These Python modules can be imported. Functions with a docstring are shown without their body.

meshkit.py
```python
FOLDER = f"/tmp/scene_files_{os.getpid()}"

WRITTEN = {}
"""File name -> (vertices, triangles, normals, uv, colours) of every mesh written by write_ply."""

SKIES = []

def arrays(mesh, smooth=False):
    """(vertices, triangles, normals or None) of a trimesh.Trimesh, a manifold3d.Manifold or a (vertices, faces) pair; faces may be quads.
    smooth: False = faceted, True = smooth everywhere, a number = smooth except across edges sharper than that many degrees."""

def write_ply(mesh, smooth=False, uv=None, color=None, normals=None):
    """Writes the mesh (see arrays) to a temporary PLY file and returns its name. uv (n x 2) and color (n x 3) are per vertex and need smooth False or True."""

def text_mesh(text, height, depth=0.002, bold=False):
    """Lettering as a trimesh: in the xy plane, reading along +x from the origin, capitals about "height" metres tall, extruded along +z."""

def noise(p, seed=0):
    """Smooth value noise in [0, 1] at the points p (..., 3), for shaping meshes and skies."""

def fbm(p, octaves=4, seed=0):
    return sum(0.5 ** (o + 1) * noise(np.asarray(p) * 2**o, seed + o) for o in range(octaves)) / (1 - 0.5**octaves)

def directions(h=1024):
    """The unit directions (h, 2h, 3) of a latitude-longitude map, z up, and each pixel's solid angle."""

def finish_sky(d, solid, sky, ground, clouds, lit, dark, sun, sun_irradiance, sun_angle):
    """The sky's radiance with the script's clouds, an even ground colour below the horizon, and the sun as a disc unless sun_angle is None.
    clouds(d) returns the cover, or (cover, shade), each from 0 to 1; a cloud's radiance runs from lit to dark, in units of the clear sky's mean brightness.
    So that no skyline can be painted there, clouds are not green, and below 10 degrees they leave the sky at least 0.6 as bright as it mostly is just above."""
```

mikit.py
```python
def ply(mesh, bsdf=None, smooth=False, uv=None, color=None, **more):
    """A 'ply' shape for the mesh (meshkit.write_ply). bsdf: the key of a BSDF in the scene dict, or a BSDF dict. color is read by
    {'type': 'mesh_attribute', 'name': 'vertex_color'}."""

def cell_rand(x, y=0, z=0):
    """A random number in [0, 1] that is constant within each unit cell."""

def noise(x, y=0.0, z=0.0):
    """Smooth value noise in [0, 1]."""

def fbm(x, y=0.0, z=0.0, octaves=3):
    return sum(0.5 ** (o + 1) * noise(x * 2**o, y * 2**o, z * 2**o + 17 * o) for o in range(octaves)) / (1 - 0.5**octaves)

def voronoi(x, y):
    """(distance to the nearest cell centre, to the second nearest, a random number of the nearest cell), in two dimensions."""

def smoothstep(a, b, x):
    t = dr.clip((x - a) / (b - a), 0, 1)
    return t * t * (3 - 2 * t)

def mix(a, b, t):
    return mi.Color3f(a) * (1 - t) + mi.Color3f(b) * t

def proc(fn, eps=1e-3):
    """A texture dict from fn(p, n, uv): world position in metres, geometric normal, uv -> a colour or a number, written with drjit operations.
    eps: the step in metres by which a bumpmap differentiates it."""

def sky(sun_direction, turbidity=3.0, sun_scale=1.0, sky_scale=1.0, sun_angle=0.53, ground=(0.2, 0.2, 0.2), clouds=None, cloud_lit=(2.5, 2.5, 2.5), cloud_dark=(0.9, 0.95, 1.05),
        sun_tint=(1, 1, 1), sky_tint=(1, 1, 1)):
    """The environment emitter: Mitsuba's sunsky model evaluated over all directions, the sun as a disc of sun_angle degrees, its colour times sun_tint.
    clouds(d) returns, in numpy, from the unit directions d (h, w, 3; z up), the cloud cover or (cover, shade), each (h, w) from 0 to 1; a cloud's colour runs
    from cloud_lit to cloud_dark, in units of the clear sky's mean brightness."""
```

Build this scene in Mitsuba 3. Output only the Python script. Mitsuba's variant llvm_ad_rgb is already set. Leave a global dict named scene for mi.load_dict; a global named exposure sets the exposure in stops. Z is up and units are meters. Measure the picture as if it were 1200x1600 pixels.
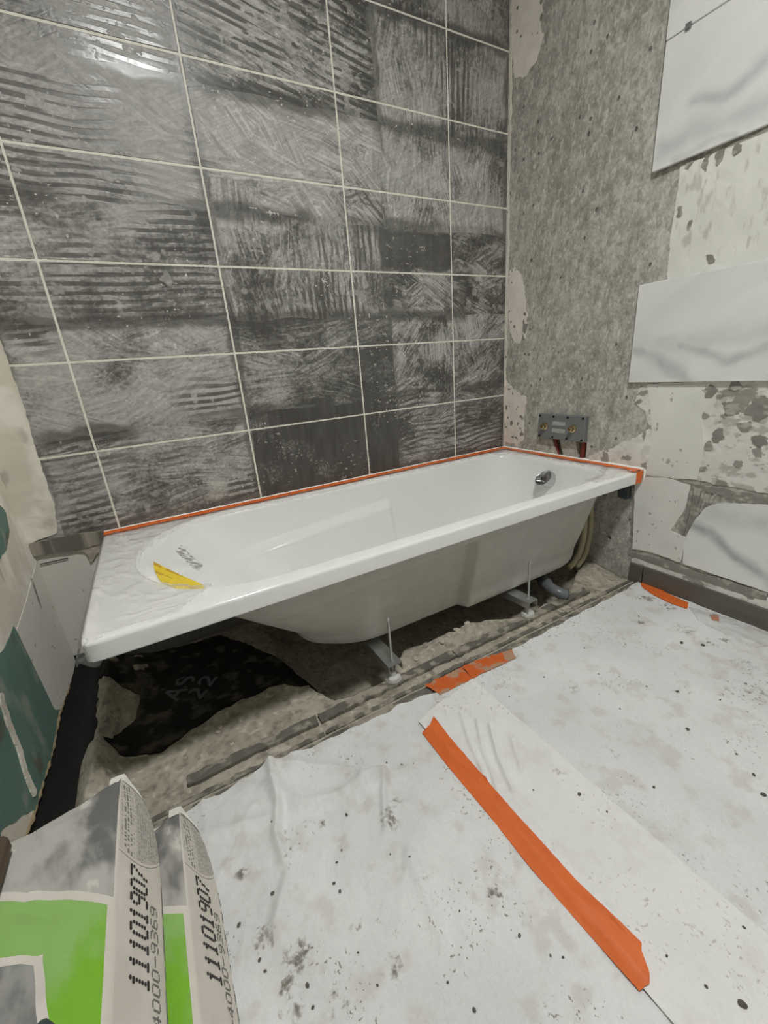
import math, random
import numpy as np, trimesh, drjit as dr, mitsuba as mi, mikit
import shapely.geometry as sg
from shapely import affinity
from shapely.ops import unary_union
import meshkit
from meshkit import fbm as nfbm
from mikit import proc, noise, fbm, voronoi, smoothstep, mix, cell_rand

T = mi.ScalarTransform4f
rng = np.random.default_rng(7)
random.seed(7)
scene, labels = {'type': 'scene'}, {}

# ------------------------------------------------------------------ camera, light, exposure
EYE = np.array([-1.5097, -1.5087, 0.8538])
FWD = np.array([0.44603593, 0.83265246, -0.32824051])
UP = np.array([0.22724721, 0.24936574, 0.94136892])
scene['camera'] = {'type': 'perspective', 'fov_axis': 'x', 'fov': 2 * math.degrees(math.atan(600 / 649.2)), 'near_clip': 0.01,
                   'to_world': T().look_at(origin=EYE.tolist(), target=(EYE + FWD).tolist(), up=UP.tolist())}
exposure = 0.0
LAMP_POS = (-1.168, -1.50, 2.45)      # flat round lamp on the ceiling almost over the viewer; its mirror image glints in the upper left tile
LAMP_RADIUS = 0.11
LAMP_RADIANCE = (284.0, 283.5, 277.0)


# ------------------------------------------------------------------ helpers
def lin(r, g, b):
    return [((c / 255 / 12.92) if c / 255 <= 0.04045 else ((c / 255 + 0.055) / 1.055) ** 2.4) for c in (r, g, b)]


def C3(r, g, b):
    return mi.Color3f(*lin(r, g, b))


def free(name):
    if name not in scene:
        return name
    k = 1
    while f'{name}_{k:03d}' in scene:
        k += 1
    return f'{name}_{k:03d}'


def add(key, mesh, bsdf, smooth=False, label=None, cat=None, group=None, kind=None, **kw):
    key = free(key)
    if smooth is False and scene.get(bsdf, {}).get('bsdf', {}).get('type') == 'bumpmap':
        # flat facets with plane uv, so that the fine relief runs evenly across the triangles
        tri, nrm = np.array(mesh.triangles), np.abs(np.array(mesh.face_normals))
        ax_ = nrm.argmax(1)
        keep = np.array([(1, 2), (0, 2), (0, 1)])[ax_]
        uv = np.take_along_axis(tri, keep[:, None, :].repeat(3, 1), 2).reshape(-1, 2)
        mesh = trimesh.Trimesh(tri.reshape(-1, 3), np.arange(len(tri) * 3).reshape(-1, 3), process=False)
        kw['uv'] = uv
    scene[key] = mikit.ply(mesh, bsdf, smooth=smooth, **kw)
    tag(key, label, cat, group, kind)
    return key


def tag(key, label=None, cat=None, group=None, kind=None):
    d = {k: v for k, v in (('label', label), ('category', cat), ('group', group), ('kind', kind)) if v}
    if d:
        labels[key] = d


def thing(name, label, cat, group=None):
    k = 0
    key = name
    while key in labels:
        k += 1
        key = f'{name}_{k:03d}'
    tag(key, label, cat, group)
    return key


def cat_m(*ms):
    return trimesh.util.concatenate([m for m in ms])


def bevel_box(x0, x1, y0, y1, z0, z1, b=0.001):
    """a box with chamfered edges: the hull of three boxes"""
    pts = []
    for ex in ((0, b, b), (b, 0, b), (b, b, 0)):
        for sx in (x0 + ex[0], x1 - ex[0]):
            for sy in (y0 + ex[1], y1 - ex[1]):
                for sz in (z0 + ex[2], z1 - ex[2]):
                    pts.append((sx, sy, sz))
    return trimesh.convex.convex_hull(np.array(pts))


def box(x0, x1, y0, y1, z0, z1):
    m = trimesh.creation.box(extents=(x1 - x0, y1 - y0, z1 - z0))
    m.apply_translation(((x0 + x1) / 2, (y0 + y1) / 2, (z0 + z1) / 2))
    return m


def cyl(p, q, r, n=20):
    p, q = np.array(p, float), np.array(q, float)
    return trimesh.creation.cylinder(radius=r, segment=[p, q], sections=n)


def tube(pts, r, sides=10):
    """a swept round tube through the points (smoothed), closed at both ends"""
    p = np.array(pts, float)
    from scipy.interpolate import CubicSpline
    t = np.concatenate([[0], np.cumsum(np.linalg.norm(np.diff(p, axis=0), axis=1))])
    n = max(8, int(t[-1] / 0.006))
    q = CubicSpline(t, p)(np.linspace(0, t[-1], n)) if len(p) > 2 else np.linspace(p[0], p[1], n)
    d = np.gradient(q, axis=0)
    d /= np.linalg.norm(d, axis=1, keepdims=True)
    a = np.cross(d, [0.31, 0.2, 0.93])
    a /= np.linalg.norm(a, axis=1, keepdims=True)
    b = np.cross(d, a)
    rr = np.broadcast_to(r(np.linspace(0, t[-1], n)) if callable(r) else r, (n,))
    ang = np.arange(sides) * 2 * np.pi / sides
    v = (q[:, None] + rr[:, None, None] * (np.cos(ang)[None, :, None] * a[:, None] + np.sin(ang)[None, :, None] * b[:, None])).reshape(-1, 3)
    f = []
    for i in range(n - 1):
        for j in range(sides):
            k = (j + 1) % sides
            f += [(i * sides + j, i * sides + k, (i + 1) * sides + k), (i * sides + j, (i + 1) * sides + k, (i + 1) * sides + j)]
    v = np.vstack([v, q[0], q[-1]])
    for j in range(sides):
        k = (j + 1) % sides
        f += [(len(v) - 2, k, j), (len(v) - 1, (n - 1) * sides + j, (n - 1) * sides + k)]
    return trimesh.Trimesh(v, f, process=False)


def loft(rings, close_first=False, close_last=False):
    """closed rings of equal length joined by quads"""
    n = len(rings[0])
    v = np.vstack(rings)
    i, j = np.meshgrid(np.arange(len(rings) - 1), np.arange(n), indexing='ij')
    k = (j + 1) % n
    f = np.stack([i * n + j, i * n + k, (i + 1) * n + k, (i + 1) * n + j], -1).reshape(-1, 4)
    f = np.vstack([f[:, [0, 1, 2]], f[:, [0, 2, 3]]])
    for on, row in ((close_first, 0), (close_last, len(rings) - 1)):
        if on:
            c = len(v)
            v = np.vstack([v, rings[row].mean(0)])
            jj = np.arange(n)
            kk = (jj + 1) % n
            tri = np.stack([np.full(n, c), row * n + kk, row * n + jj], -1)
            f = np.vstack([f, tri if row == 0 else tri[:, ::-1]])
    return trimesh.Trimesh(v, f, process=False)


def grid_sheet(U, V, P, thick=0.0, normal_axis=2):
    """a sheet from a grid of points P (nu, nv, 3); thick adds a skirt and an underside along -normal_axis"""
    nu, nv = P.shape[:2]
    i, j = np.meshgrid(np.arange(nu - 1), np.arange(nv - 1), indexing='ij')
    a = i * nv + j
    f = np.stack([a, a + nv, a + nv + 1, a + 1], -1).reshape(-1, 4)
    f = np.vstack([f[:, [0, 1, 2]], f[:, [0, 2, 3]]])
    v = P.reshape(-1, 3)
    if thick:
        low = v.copy()
        low[:, normal_axis] -= thick
        edge = np.concatenate([np.arange(nv - 1), np.arange(nu - 1) * nv + nv - 1, (nu - 1) * nv + np.arange(nv - 1, 0, -1), np.arange(nu - 1, 0, -1) * nv])
        nx = np.roll(edge, -1)
        n = len(v)
        f = np.vstack([f, f[:, ::-1] + n, np.stack([edge, nx, nx + n], -1)[:, ::-1], np.stack([edge, nx + n, edge + n], -1)[:, ::-1]])
        v = np.vstack([v, low])
    m = trimesh.Trimesh(v, f, process=False)
    return m


def ragged(poly, amp=0.006, step=0.006, freq=60, seed=0, seed_amp2=0.4):
    """polygon (list or shapely) with a torn outline"""
    p = sg.Polygon(poly) if not hasattr(poly, 'exterior') else poly
    ring = p.exterior
    n = max(12, int(ring.length / step))
    pts = np.array([ring.interpolate(t, normalized=True).coords[0] for t in np.arange(n) / n])
    q = np.c_[pts * freq, np.full(n, 0.5)]
    d = np.stack([nfbm(q, 3, seed) - 0.5, nfbm(q + 31.7, 3, seed + 9) - 0.5], -1) * 2 * amp
    big = np.stack([nfbm(q * 0.22, 2, seed + 3) - 0.5, nfbm(q * 0.22 + 7, 2, seed + 5) - 0.5], -1) * 2 * amp * seed_amp2 * 2
    r = sg.Polygon(pts + d + big).buffer(0)
    return max(r.geoms, key=lambda g: g.area) if hasattr(r, 'geoms') else r


def plate(poly, t, axis, at, sign):
    """extrude a shapely polygon given in the plane's two coordinates: axis 'x' (y,z), 'y' (x,z) or 'z' (x,y); from coordinate `at` to at + sign*t"""
    geoms = getattr(poly, 'geoms', [poly])
    ms = []
    for g in geoms:
        if g.area < 1e-7:
            continue
        m = trimesh.creation.extrude_polygon(g, t, engine='earcut')
        v = np.array(m.vertices)
        a, b, c = v[:, 0], v[:, 1], at + sign * v[:, 2]
        m.vertices = np.stack({'x': (c, a, b), 'y': (a, c, b), 'z': (a, b, c)}[axis], -1)
        ms.append(m)
    m = cat_m(*ms)
    m.fix_normals()
    return m


# ------------------------------------------------------------------ materials
def mat(name, fn=None, rgb=None, rough=0.6, spec=0.4, metallic=0.0, bump=None, bump_scale=1.0, eps=1e-3, two=True, rfn=None, **kw):
    b = {'type': 'principled', 'base_color': proc(fn) if fn else {'type': 'rgb', 'value': rgb}, 'roughness': proc(rfn) if rfn else rough, 'specular': spec, **kw}
    if metallic:
        b['metallic'] = metallic
    if bump:
        b = {'type': 'bumpmap', 'arbitrary': proc(bump, eps), 'scale': bump_scale, 'bsdf': b}
    if two:
        b = {'type': 'twosided', 'bsdf': b}
    scene[name] = b
    return name


# --- old dark tiles under the combed adhesive of the tiles that were taken off (0.60 x 0.30 m fields)
# per field (row from 0.435 m up, columns from x = -2.4): angle of the comb in radians, coverage, stripe share, swirl
_FIELD = [
    # col -1               col 0                    col 1                     col 2
    (0.1, .70, .5, .2,    0.06, .62, .75, .2,     1.57, .12, .25, .0,      0.05, .44, .75, .3),      # 0.435-0.735
    (0.0, .75, .8, .1,    0.04, .72, .55, .5,     0.03, .42, .35, .2,      1.2, .62, .15, .6),       # 0.735-1.035
    (0.0, .70, .7, .1,    0.02, .60, .85, .2,     1.55, .60, .72, .2,     0.02, .58, .45, .4),      # 1.035-1.335
    (0.0, .70, .8, .1,    -.05, .70, .60, .6,     -.75, .84, .35, .9,     1.50, .70, .45, .3),      # 1.335-1.635
    (0.0, .70, .8, .1,    -.06, .66, .65, .4,     -.18, .62, .85, .2,     1.54, .64, .70, .2),      # 1.635-1.935
    (0.0, .65, .8, .1,    0.05, .60, .80, .2,     0.02, .62, .80, .2,     1.50, .55, .60, .2),
    (0.0, .65, .8, .1,    0.05, .60, .80, .2,     0.02, .62, .80, .2,     1.50, .55, .60, .2),
]
FIELD = mi.Float(np.array(_FIELD, np.float32).ravel())


def adhesive(p):
    """(amount of adhesive 0..1, its brightness 0..1) on the tiled wall, from the place on the wall"""
    x, z = p.x, p.z
    wx = x + 0.02 * (noise(x * 9, z * 9, 3) - 0.5)
    wz = z + 0.02 * (noise(x * 9, z * 9, 8) - 0.5)
    cx = dr.clip(dr.floor((wx + 1.205) / 0.6) + 2, 0, 3)
    cz = dr.clip(dr.floor((wz - 0.435) / 0.3), 0, 6)
    k = mi.UInt32(cz * 4 + cx) * 4
    ang, cov, share, swirl = (dr.gather(mi.Float, FIELD, k + i) for i in range(4))
    seed = cx * 7.3 + cz * 3.1
    # the trowel's direction, bending from stroke to stroke
    vd1, vd2, vr = voronoi(x * 8.5 + seed + 0.5 * noise(x * 30, z * 30), z * 12 + 0.5 * noise(x * 30, z * 30, 7.0))
    a = ang + (swirl * 2.2 + 0.35) * (vr - 0.5)
    ca, sa = dr.cos(ang), dr.sin(ang)
    u = x * ca + z * sa
    w = -x * sa + z * ca + 0.016 * (noise(u * 7, w0(x, z, sa, ca) * 14, seed + 2) - 0.5) + swirl * 0.05 * (noise(x * 8, z * 8, seed + 1) - 0.5)
    s = dr.sin(w * (2 * math.pi / 0.0225)) * 0.5 + 0.5
    width = 1.15 * noise(u * 11, dr.floor(w / 0.0225 + 0.25) * 1.7, seed) - 0.12
    groove = smoothstep(width + 0.22, width - 0.12, s)                      # 1 in a dark groove
    where = smoothstep(0.44, 0.60, share * 0.58 + 1.05 * (fbm(u * 4.2, w * 7, seed + 11, 3) - 0.5) + 0.06)
    # brushed smear
    cb, sb = dr.cos(a), dr.sin(a)
    ox, oz = x - (cx * 0.6 - 2.105), z - (cz * 0.3 + 0.585)
    ub, vb = ox * cb + oz * sb + vr * 3, -ox * sb + oz * cb + vr * 5
    brush = 0.5 * noise(ub * 16, vb * 190, seed) + 0.3 * noise(ub * 34 + 9, vb * 430, seed) + 0.2 * noise(ub * 9, vb * 70, seed + 3)
    cross = noise((x * 0.42 - z * 0.9) * 330, (x * 0.9 + z * 0.42) * 26, seed + 5)
    grain = fbm(x * 150, z * 150, 1.0, 3)
    patch = fbm(x * 8 + seed, z * 10, seed, 4)
    cl = cov * 0.98 + (patch - 0.5) * 1.15 + (grain - 0.5) * 0.30 + (brush - 0.5) * 0.45
    c = smoothstep(0.22, 0.78, cl)
    where *= smoothstep(0.18, 0.42, noise(u * 17, dr.floor(w / 0.0225 + 0.25) * 2.3, seed + 6))
    amount = c * (1 - 0.85 * groove * where)
    amount = dr.maximum(amount, 0.85 * smoothstep(0.60, 0.68, fbm(x * 28, z * 34, seed, 4)) * smoothstep(0.3, 0.6, cov))
    # joints of the removed tiles: hardly any adhesive
    jx = dr.abs(x + 0.605 - 0.6 * dr.round((x + 0.605) / 0.6)) + 0.014 * (noise(x * 40, z * 23) - 0.5)
    jz = dr.abs(z - 1.337 - 0.3 * dr.round((z - 1.337) / 0.3)) + 0.022 * (noise(x * 21, z * 40, 5) - 0.5)
    joint = dr.maximum(smoothstep(0.026, 0.008, jx) * 0.65, smoothstep(0.034, 0.010, jz) * 0.75)
    amount *= 1 - joint * smoothstep(0.25, 0.6, noise(x * 6, z * 6, 9) + 0.15)
    # the field scraped bare right of the middle
    bare = smoothstep(0.014, 0.0, dr.maximum(dr.abs(x + 0.46) - 0.16, dr.abs(z - 1.262) - 0.055) + 0.03 * (fbm(x * 30, z * 30) - 0.5))
    amount *= 1 - 0.93 * bare
    crumbs = smoothstep(0.70, 0.84, fbm(x * 95, z * 120, 4.0, 3)) * smoothstep(0.46, 0.62, fbm(x * 6, z * 6, 2.0, 2))
    bright = 0.36 + 0.60 * (brush - 0.45) + 0.35 * (cross - 0.5) + 0.55 * (patch - 0.5) + 0.45 * (grain - 0.5) + 0.7 * (cov - 0.55)
    return dr.clip(dr.maximum(amount * (0.50 + 0.62 * brush), 0.9 * crumbs), 0, 1), dr.clip(bright + crumbs * 0.5, 0, 1)


def w0(x, z, sa, ca):
    return -x * sa + z * ca


def tile_color(p, n, uv):
    am, br = adhesive(p)
    dark = mix(C3(70, 68, 65), C3(88, 86, 82), fbm(p.x * 60, p.z * 14, 2.0, 2))
    return mix(dark, mix(C3(130, 130, 126), C3(202, 201, 195), br), am)


def tile_rough(p, n, uv):
    am, br = adhesive(p)
    return 0.24 + 0.5 * am


def tile_bump(p, n, uv):
    am, br = adhesive(p)
    return am * (0.6 + 0.4 * br)


mat('m_wall_tile', tile_color, rfn=tile_rough, spec=0.5, bump=tile_bump, bump_scale=0.0010, eps=1e-3)
mat('m_grout', lambda p, n, uv: mix(C3(232, 229, 219), C3(206, 202, 190), fbm(p.x * 90, p.z * 90, p.y * 90)), rough=0.9, spec=0.2)


def plaster_bump(p, n, uv):
    return fbm(p.x * 35 + p.y * 35, p.z * 35, p.y * 20, 3) + 0.25 * fbm(p.y * 160 + p.x * 160, p.z * 160, 0, 2)


def filler_color(p, n, uv):
    c = mix(C3(216, 210, 196), C3(190, 184, 170), fbm((p.x + p.y) * 9, p.z * 7, p.y * 9, 3))
    c = mix(c, C3(150, 146, 134), 0.5 * smoothstep(0.55, 0.80, fbm((p.x - p.y) * 26, p.z * 20, p.y * 8, 4)))
    return mix(c, C3(232, 228, 218), 0.7 * smoothstep(0.50, 0.72, fbm((p.x - p.y) * 14, p.z * 6, 5.0, 4)))


mat('m_filler', filler_color, rough=0.85, spec=0.2, bump=plaster_bump, bump_scale=0.004)
mat('m_pink_plaster', lambda p, n, uv: mix(mix(C3(228, 222, 213), C3(208, 201, 191), fbm(p.y * 40, p.z * 30, 1.0)), C3(128, 126, 118), smoothstep(0.76, 0.80, fbm(p.y * 55, p.z * 45, 3.0, 2))),
    rough=0.9, spec=0.15, bump=plaster_bump, bump_scale=0.003)


def soft(v, k):
    return dr.clip((v - 0.5) * k + 0.5, 0, 1)


def concrete(p, n, uv):
    y, z = p.y, p.z
    q = y + 0.10 * z
    streak = fbm(q * 60, z * 15, 1.0, 3)
    blot = fbm(y * 6, z * 5, 4.0, 4)
    mid = fbm(q * 44, z * 36, 6.0, 4)
    fine = fbm(y * 210, z * 150, 2.0, 3)
    t = soft(0.16 * streak + 0.22 * blot + 0.32 * mid + 0.30 * fine, 3.2)
    c = mix(C3(142, 141, 132), C3(190, 189, 180), t)
    c = mix(c, C3(124, 122, 113), 0.55 * smoothstep(0.56, 0.80, fbm(q * 85 + 5, z * 55, 9.0, 4)))
    c = mix(c, C3(208, 206, 197), 0.60 * smoothstep(0.56, 0.80, fbm(q * 110, z * 60, 7.0, 4)))
    d1, d2, r = voronoi(y * 15, z * 11)
    pit = smoothstep(0.085, 0.045, d1 + 0.05 * (fine - 0.5)) * mi.Float(r > 0.70)
    return mix(c, C3(70, 68, 62), 0.75 * pit)


def concrete_bump(p, n, uv):
    d1, d2, r = voronoi(p.y * 15, p.z * 11)
    return fbm(p.y * 60, p.z * 30, 2.0, 3) + 0.5 * fbm(p.y * 190, p.z * 170, 2.0, 2) - 1.2 * smoothstep(0.09, 0.045, d1) * mi.Float(r > 0.70)


mat('m_concrete', concrete, rough=0.9, spec=0.2, bump=concrete_bump, bump_scale=0.0028)


def white_patch(p, n, uv):
    y, z = p.y, p.z
    c = mix(C3(228, 228, 222), C3(210, 210, 203), fbm(y * 12, z * 12, 2.0, 3))
    c = mix(c, C3(168, 166, 158), 0.55 * smoothstep(0.58, 0.82, fbm(y * 60, z * 22, 8.0, 4)))
    return c


def old_paint(p, n, uv):
    y, z = p.y, p.z
    c = mix(C3(224, 224, 218), C3(211, 211, 204), fbm(y * 12, z * 12, 2.0, 3))
    return mix(c, C3(158, 156, 148), 0.8 * smoothstep(0.76, 0.79, fbm(y * 60, z * 50, 5.0, 3)))


def bare_plaster(p, n, uv):
    """white plaster worn through to grey in blotches"""
    y, z = p.y, p.z
    c = mix(C3(226, 225, 219), C3(206, 205, 198), fbm(y * 16, z * 16, 2.0, 3))
    right = smoothstep(-0.80, -0.93, y)
    c = mix(c, C3(172, 170, 161), (0.35 + 0.5 * right) * smoothstep(0.48, 0.70, fbm(y * 44, z * 60, 6.0, 4)))
    return mix(c, C3(130, 127, 118), 0.8 * smoothstep(0.62, 0.66, fbm(y * 26, z * 30, 3.0, 4) + 0.04 * right))


mat('m_white_patch', white_patch, rough=0.85, spec=0.2, bump=plaster_bump, bump_scale=0.003)
mat('m_old_paint', old_paint, rough=0.8, spec=0.25, bump=plaster_bump, bump_scale=0.0012)
mat('m_bare_plaster', bare_plaster, rough=0.9, spec=0.2, bump=plaster_bump, bump_scale=0.004)
mat('m_grey_mortar', lambda p, n, uv: mix(mix(C3(150, 148, 140), C3(120, 118, 110), fbm(p.y * 60, p.z * 60, p.x * 60)), C3(176, 172, 162), smoothstep(0.52, 0.75, fbm(p.y * 38, p.z * 60, 3.0, 4))),
    rough=0.95, spec=0.15, bump=plaster_bump, bump_scale=0.004)


VEINS = []
for pts_, w_, a_ in (([(-0.607, 0.846), (-0.690, 0.818), (-0.761, 0.758), (-0.789, 0.734)], .020, .55), ([(-0.760, 0.844), (-0.819, 0.825), (-0.889, 0.794), (-0.972, 0.827)], .016, .6), ([(-0.623, 0.859), (-0.762, 0.851), (-0.848, 0.855), (-0.965, 0.868)], .030, .3),
                     ([(-0.628, 1.398), (-0.715, 1.398), (-0.791, 1.392), (-0.872, 1.389)], .030, .4), ([(-0.704, 1.474), (-0.782, 1.449), (-0.833, 1.466), (-0.855, 1.483)], .016, .45), ([(-0.672, 1.353), (-0.752, 1.364), (-0.812, 1.350)], .014, .35),
                     ([(-0.876, 0.281), (-0.944, 0.248), (-1.022, 0.191), (-1.090, 0.164)], .016, .75), ([(-1.002, 0.210), (-1.054, 0.192), (-1.094, 0.144)], .012, .5), ([(-0.930, 0.336), (-1.000, 0.323), (-1.060, 0.335)], .03, .3)):
    VEINS += [(p_, q_, w_, a_) for p_, q_ in zip(pts_[:-1], pts_[1:])]


def marble(p, n, uv):
    y, z = p.y + 0.026 * (fbm(p.y * 14, p.z * 14, 1.0, 4) - 0.5), p.z + 0.026 * (fbm(p.y * 14, p.z * 14, 6.0, 4) - 0.5)
    v = mi.Float(0)
    for (y0, z0), (y1, z1), w_, a_ in VEINS:
        dy, dz = y1 - y0, z1 - z0
        t = dr.clip(((y - y0) * dy + (z - z0) * dz) / (dy * dy + dz * dz), 0, 1)
        d = dr.sqrt(dr.square(y - y0 - t * dy) + dr.square(z - z0 - t * dz)) / w_
        v = dr.maximum(v, a_ * dr.exp(-d * d))
    v *= 0.35 + 0.9 * fbm(y * 24, z * 24, 3.0, 3)
    cloud = soft(fbm(y * 4 + z * 3, z * 9 + y * 4, 1.0, 4), 2.5)
    c = mix(C3(226, 227, 224), C3(214, 216, 214), cloud)
    return mix(c, C3(146, 149, 152), dr.clip(v, 0, 1))


mat('m_marble', marble, rough=0.32, spec=0.5)
mat('m_tile_edge', rgb=lin(120, 117, 108), rough=0.9)
mat('m_base_tile', lambda p, n, uv: mix(C3(84, 81, 75), C3(100, 97, 90), fbm(p.y * 9, p.z * 40, p.x * 9)), rough=0.45, spec=0.5)
mat('m_dusty_tile', lambda p, n, uv: mix(mix(C3(92, 89, 83), C3(112, 108, 100), fbm(p.x * 50, p.y * 50, 3.0, 2)), C3(160, 154, 140), 0.9 * smoothstep(0.40, 0.70, fbm(p.x * 40, p.y * 60, 6.0, 5))),
    rough=0.75, spec=0.3)
mat('m_white_board', lambda p, n, uv: mix(mix(C3(214, 212, 204), C3(202, 200, 192), fbm(p.x * 6 + p.y * 6, p.z * 6, 2.0)), C3(150, 142, 128), smoothstep(0.83, 0.86, fbm(p.x * 40 + p.y * 40, p.z * 40, 5.0))), rough=0.8, spec=0.2)


def green_board(p, n, uv):
    c = mix(C3(88, 118, 108), C3(106, 132, 122), fbm(p.y * 14, p.z * 9, 2.0, 3))
    c = mix(c, C3(150, 152, 142), 0.6 * smoothstep(0.62, 0.85, fbm(p.y * 18, p.z * 10, 7.0, 4)))
    return mix(c, C3(96, 82, 66), 0.6 * smoothstep(0.62, 0.82, fbm(p.y * 14 + 4, p.z * 12, 4.0, 3)))


mat('m_green_board', green_board, rough=0.8, spec=0.2)
mat('m_board_core', lambda p, n, uv: mix(C3(186, 170, 138), C3(150, 134, 106), fbm(p.y * 120, p.z * 120, p.x * 120)), rough=0.95, spec=0.1)


def mortar(p, n, uv):
    x, y = p.x, p.y
    c = mix(C3(148, 142, 128), C3(186, 180, 165), fbm(x * 16, y * 16, p.z * 16, 4))
    c = mix(c, C3(98, 93, 82), 0.6 * smoothstep(0.42, 0.80, fbm(x * 70, y * 70, p.z * 70 + 5, 5)))
    c = mix(c, C3(206, 199, 184), 0.6 * smoothstep(0.55, 0.78, fbm(x * 70, y * 70, p.z * 70 + 2, 4)))
    return c


mat('m_mortar', mortar, rough=0.95, spec=0.1, bump=lambda p, n, uv: fbm(p.x * 70, p.y * 70, p.z * 70, 4), bump_scale=0.006)
mat('m_slab', lambda p, n, uv: mix(C3(146, 145, 141), C3(126, 125, 121), fbm(p.x * 8, p.y * 8, p.z * 8)), rough=0.9)
mat('m_black_sheet', lambda p, n, uv: mix(mix(C3(22, 22, 21), C3(40, 39, 36), fbm(p.x * 30, p.y * 30, 2.0, 3)), C3(92, 86, 74), 0.8 * smoothstep(0.50, 0.80, fbm(p.x * 26, p.y * 34, 4.0, 5))),
    rough=0.8, spec=0.3, bump=lambda p, n, uv: fbm(p.x * 40, p.y * 60, 1.0, 3), bump_scale=0.006)
mat('m_chalk_print', rgb=lin(92, 98, 102), rough=0.9)

# cloth: dirty fleece, with footprints and smears where they are on the floor
STAINS = [(a, b, r, s) for (a, b), r, s in zip(
    [(-1.533, -1.030), (-1.496, -1.080), (-1.519, -1.103), (-1.544, -0.912), (-1.270, -0.981), (-1.243, -0.960), (-1.184, -1.184), (-1.371, -1.170), (-1.462, -1.161), (-1.522, -1.128), (-0.917, -1.089), (-0.810, -1.104), (-0.101, -0.811), (-0.103, -0.887), (-0.265, -0.884), (-0.684, -0.941), (-0.781, -1.123), (-0.973, -0.785), (-0.973, -0.838), (-0.154, -1.068), (-1.398, -1.095), (-1.387, -0.913), (-0.199, -1.054), (-0.230, -1.153), (-0.192, -0.981), (-0.331, -1.213)],
    [.020,.022,.02,.016,.022,.015,.018,.025,.02,.02,.012,.010,.03,.03,.025,.03,.02,.015,.015,.03,.014,.012,.04,.04,.04,.05],
    [.9,1.,.8,.7,.8,.6,.7,.6,.6,.8,.6,.5,1.,.9,.7,.5,.5,.6,.6,.5,.6,.6,.55,.5,.55,.45])]


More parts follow.
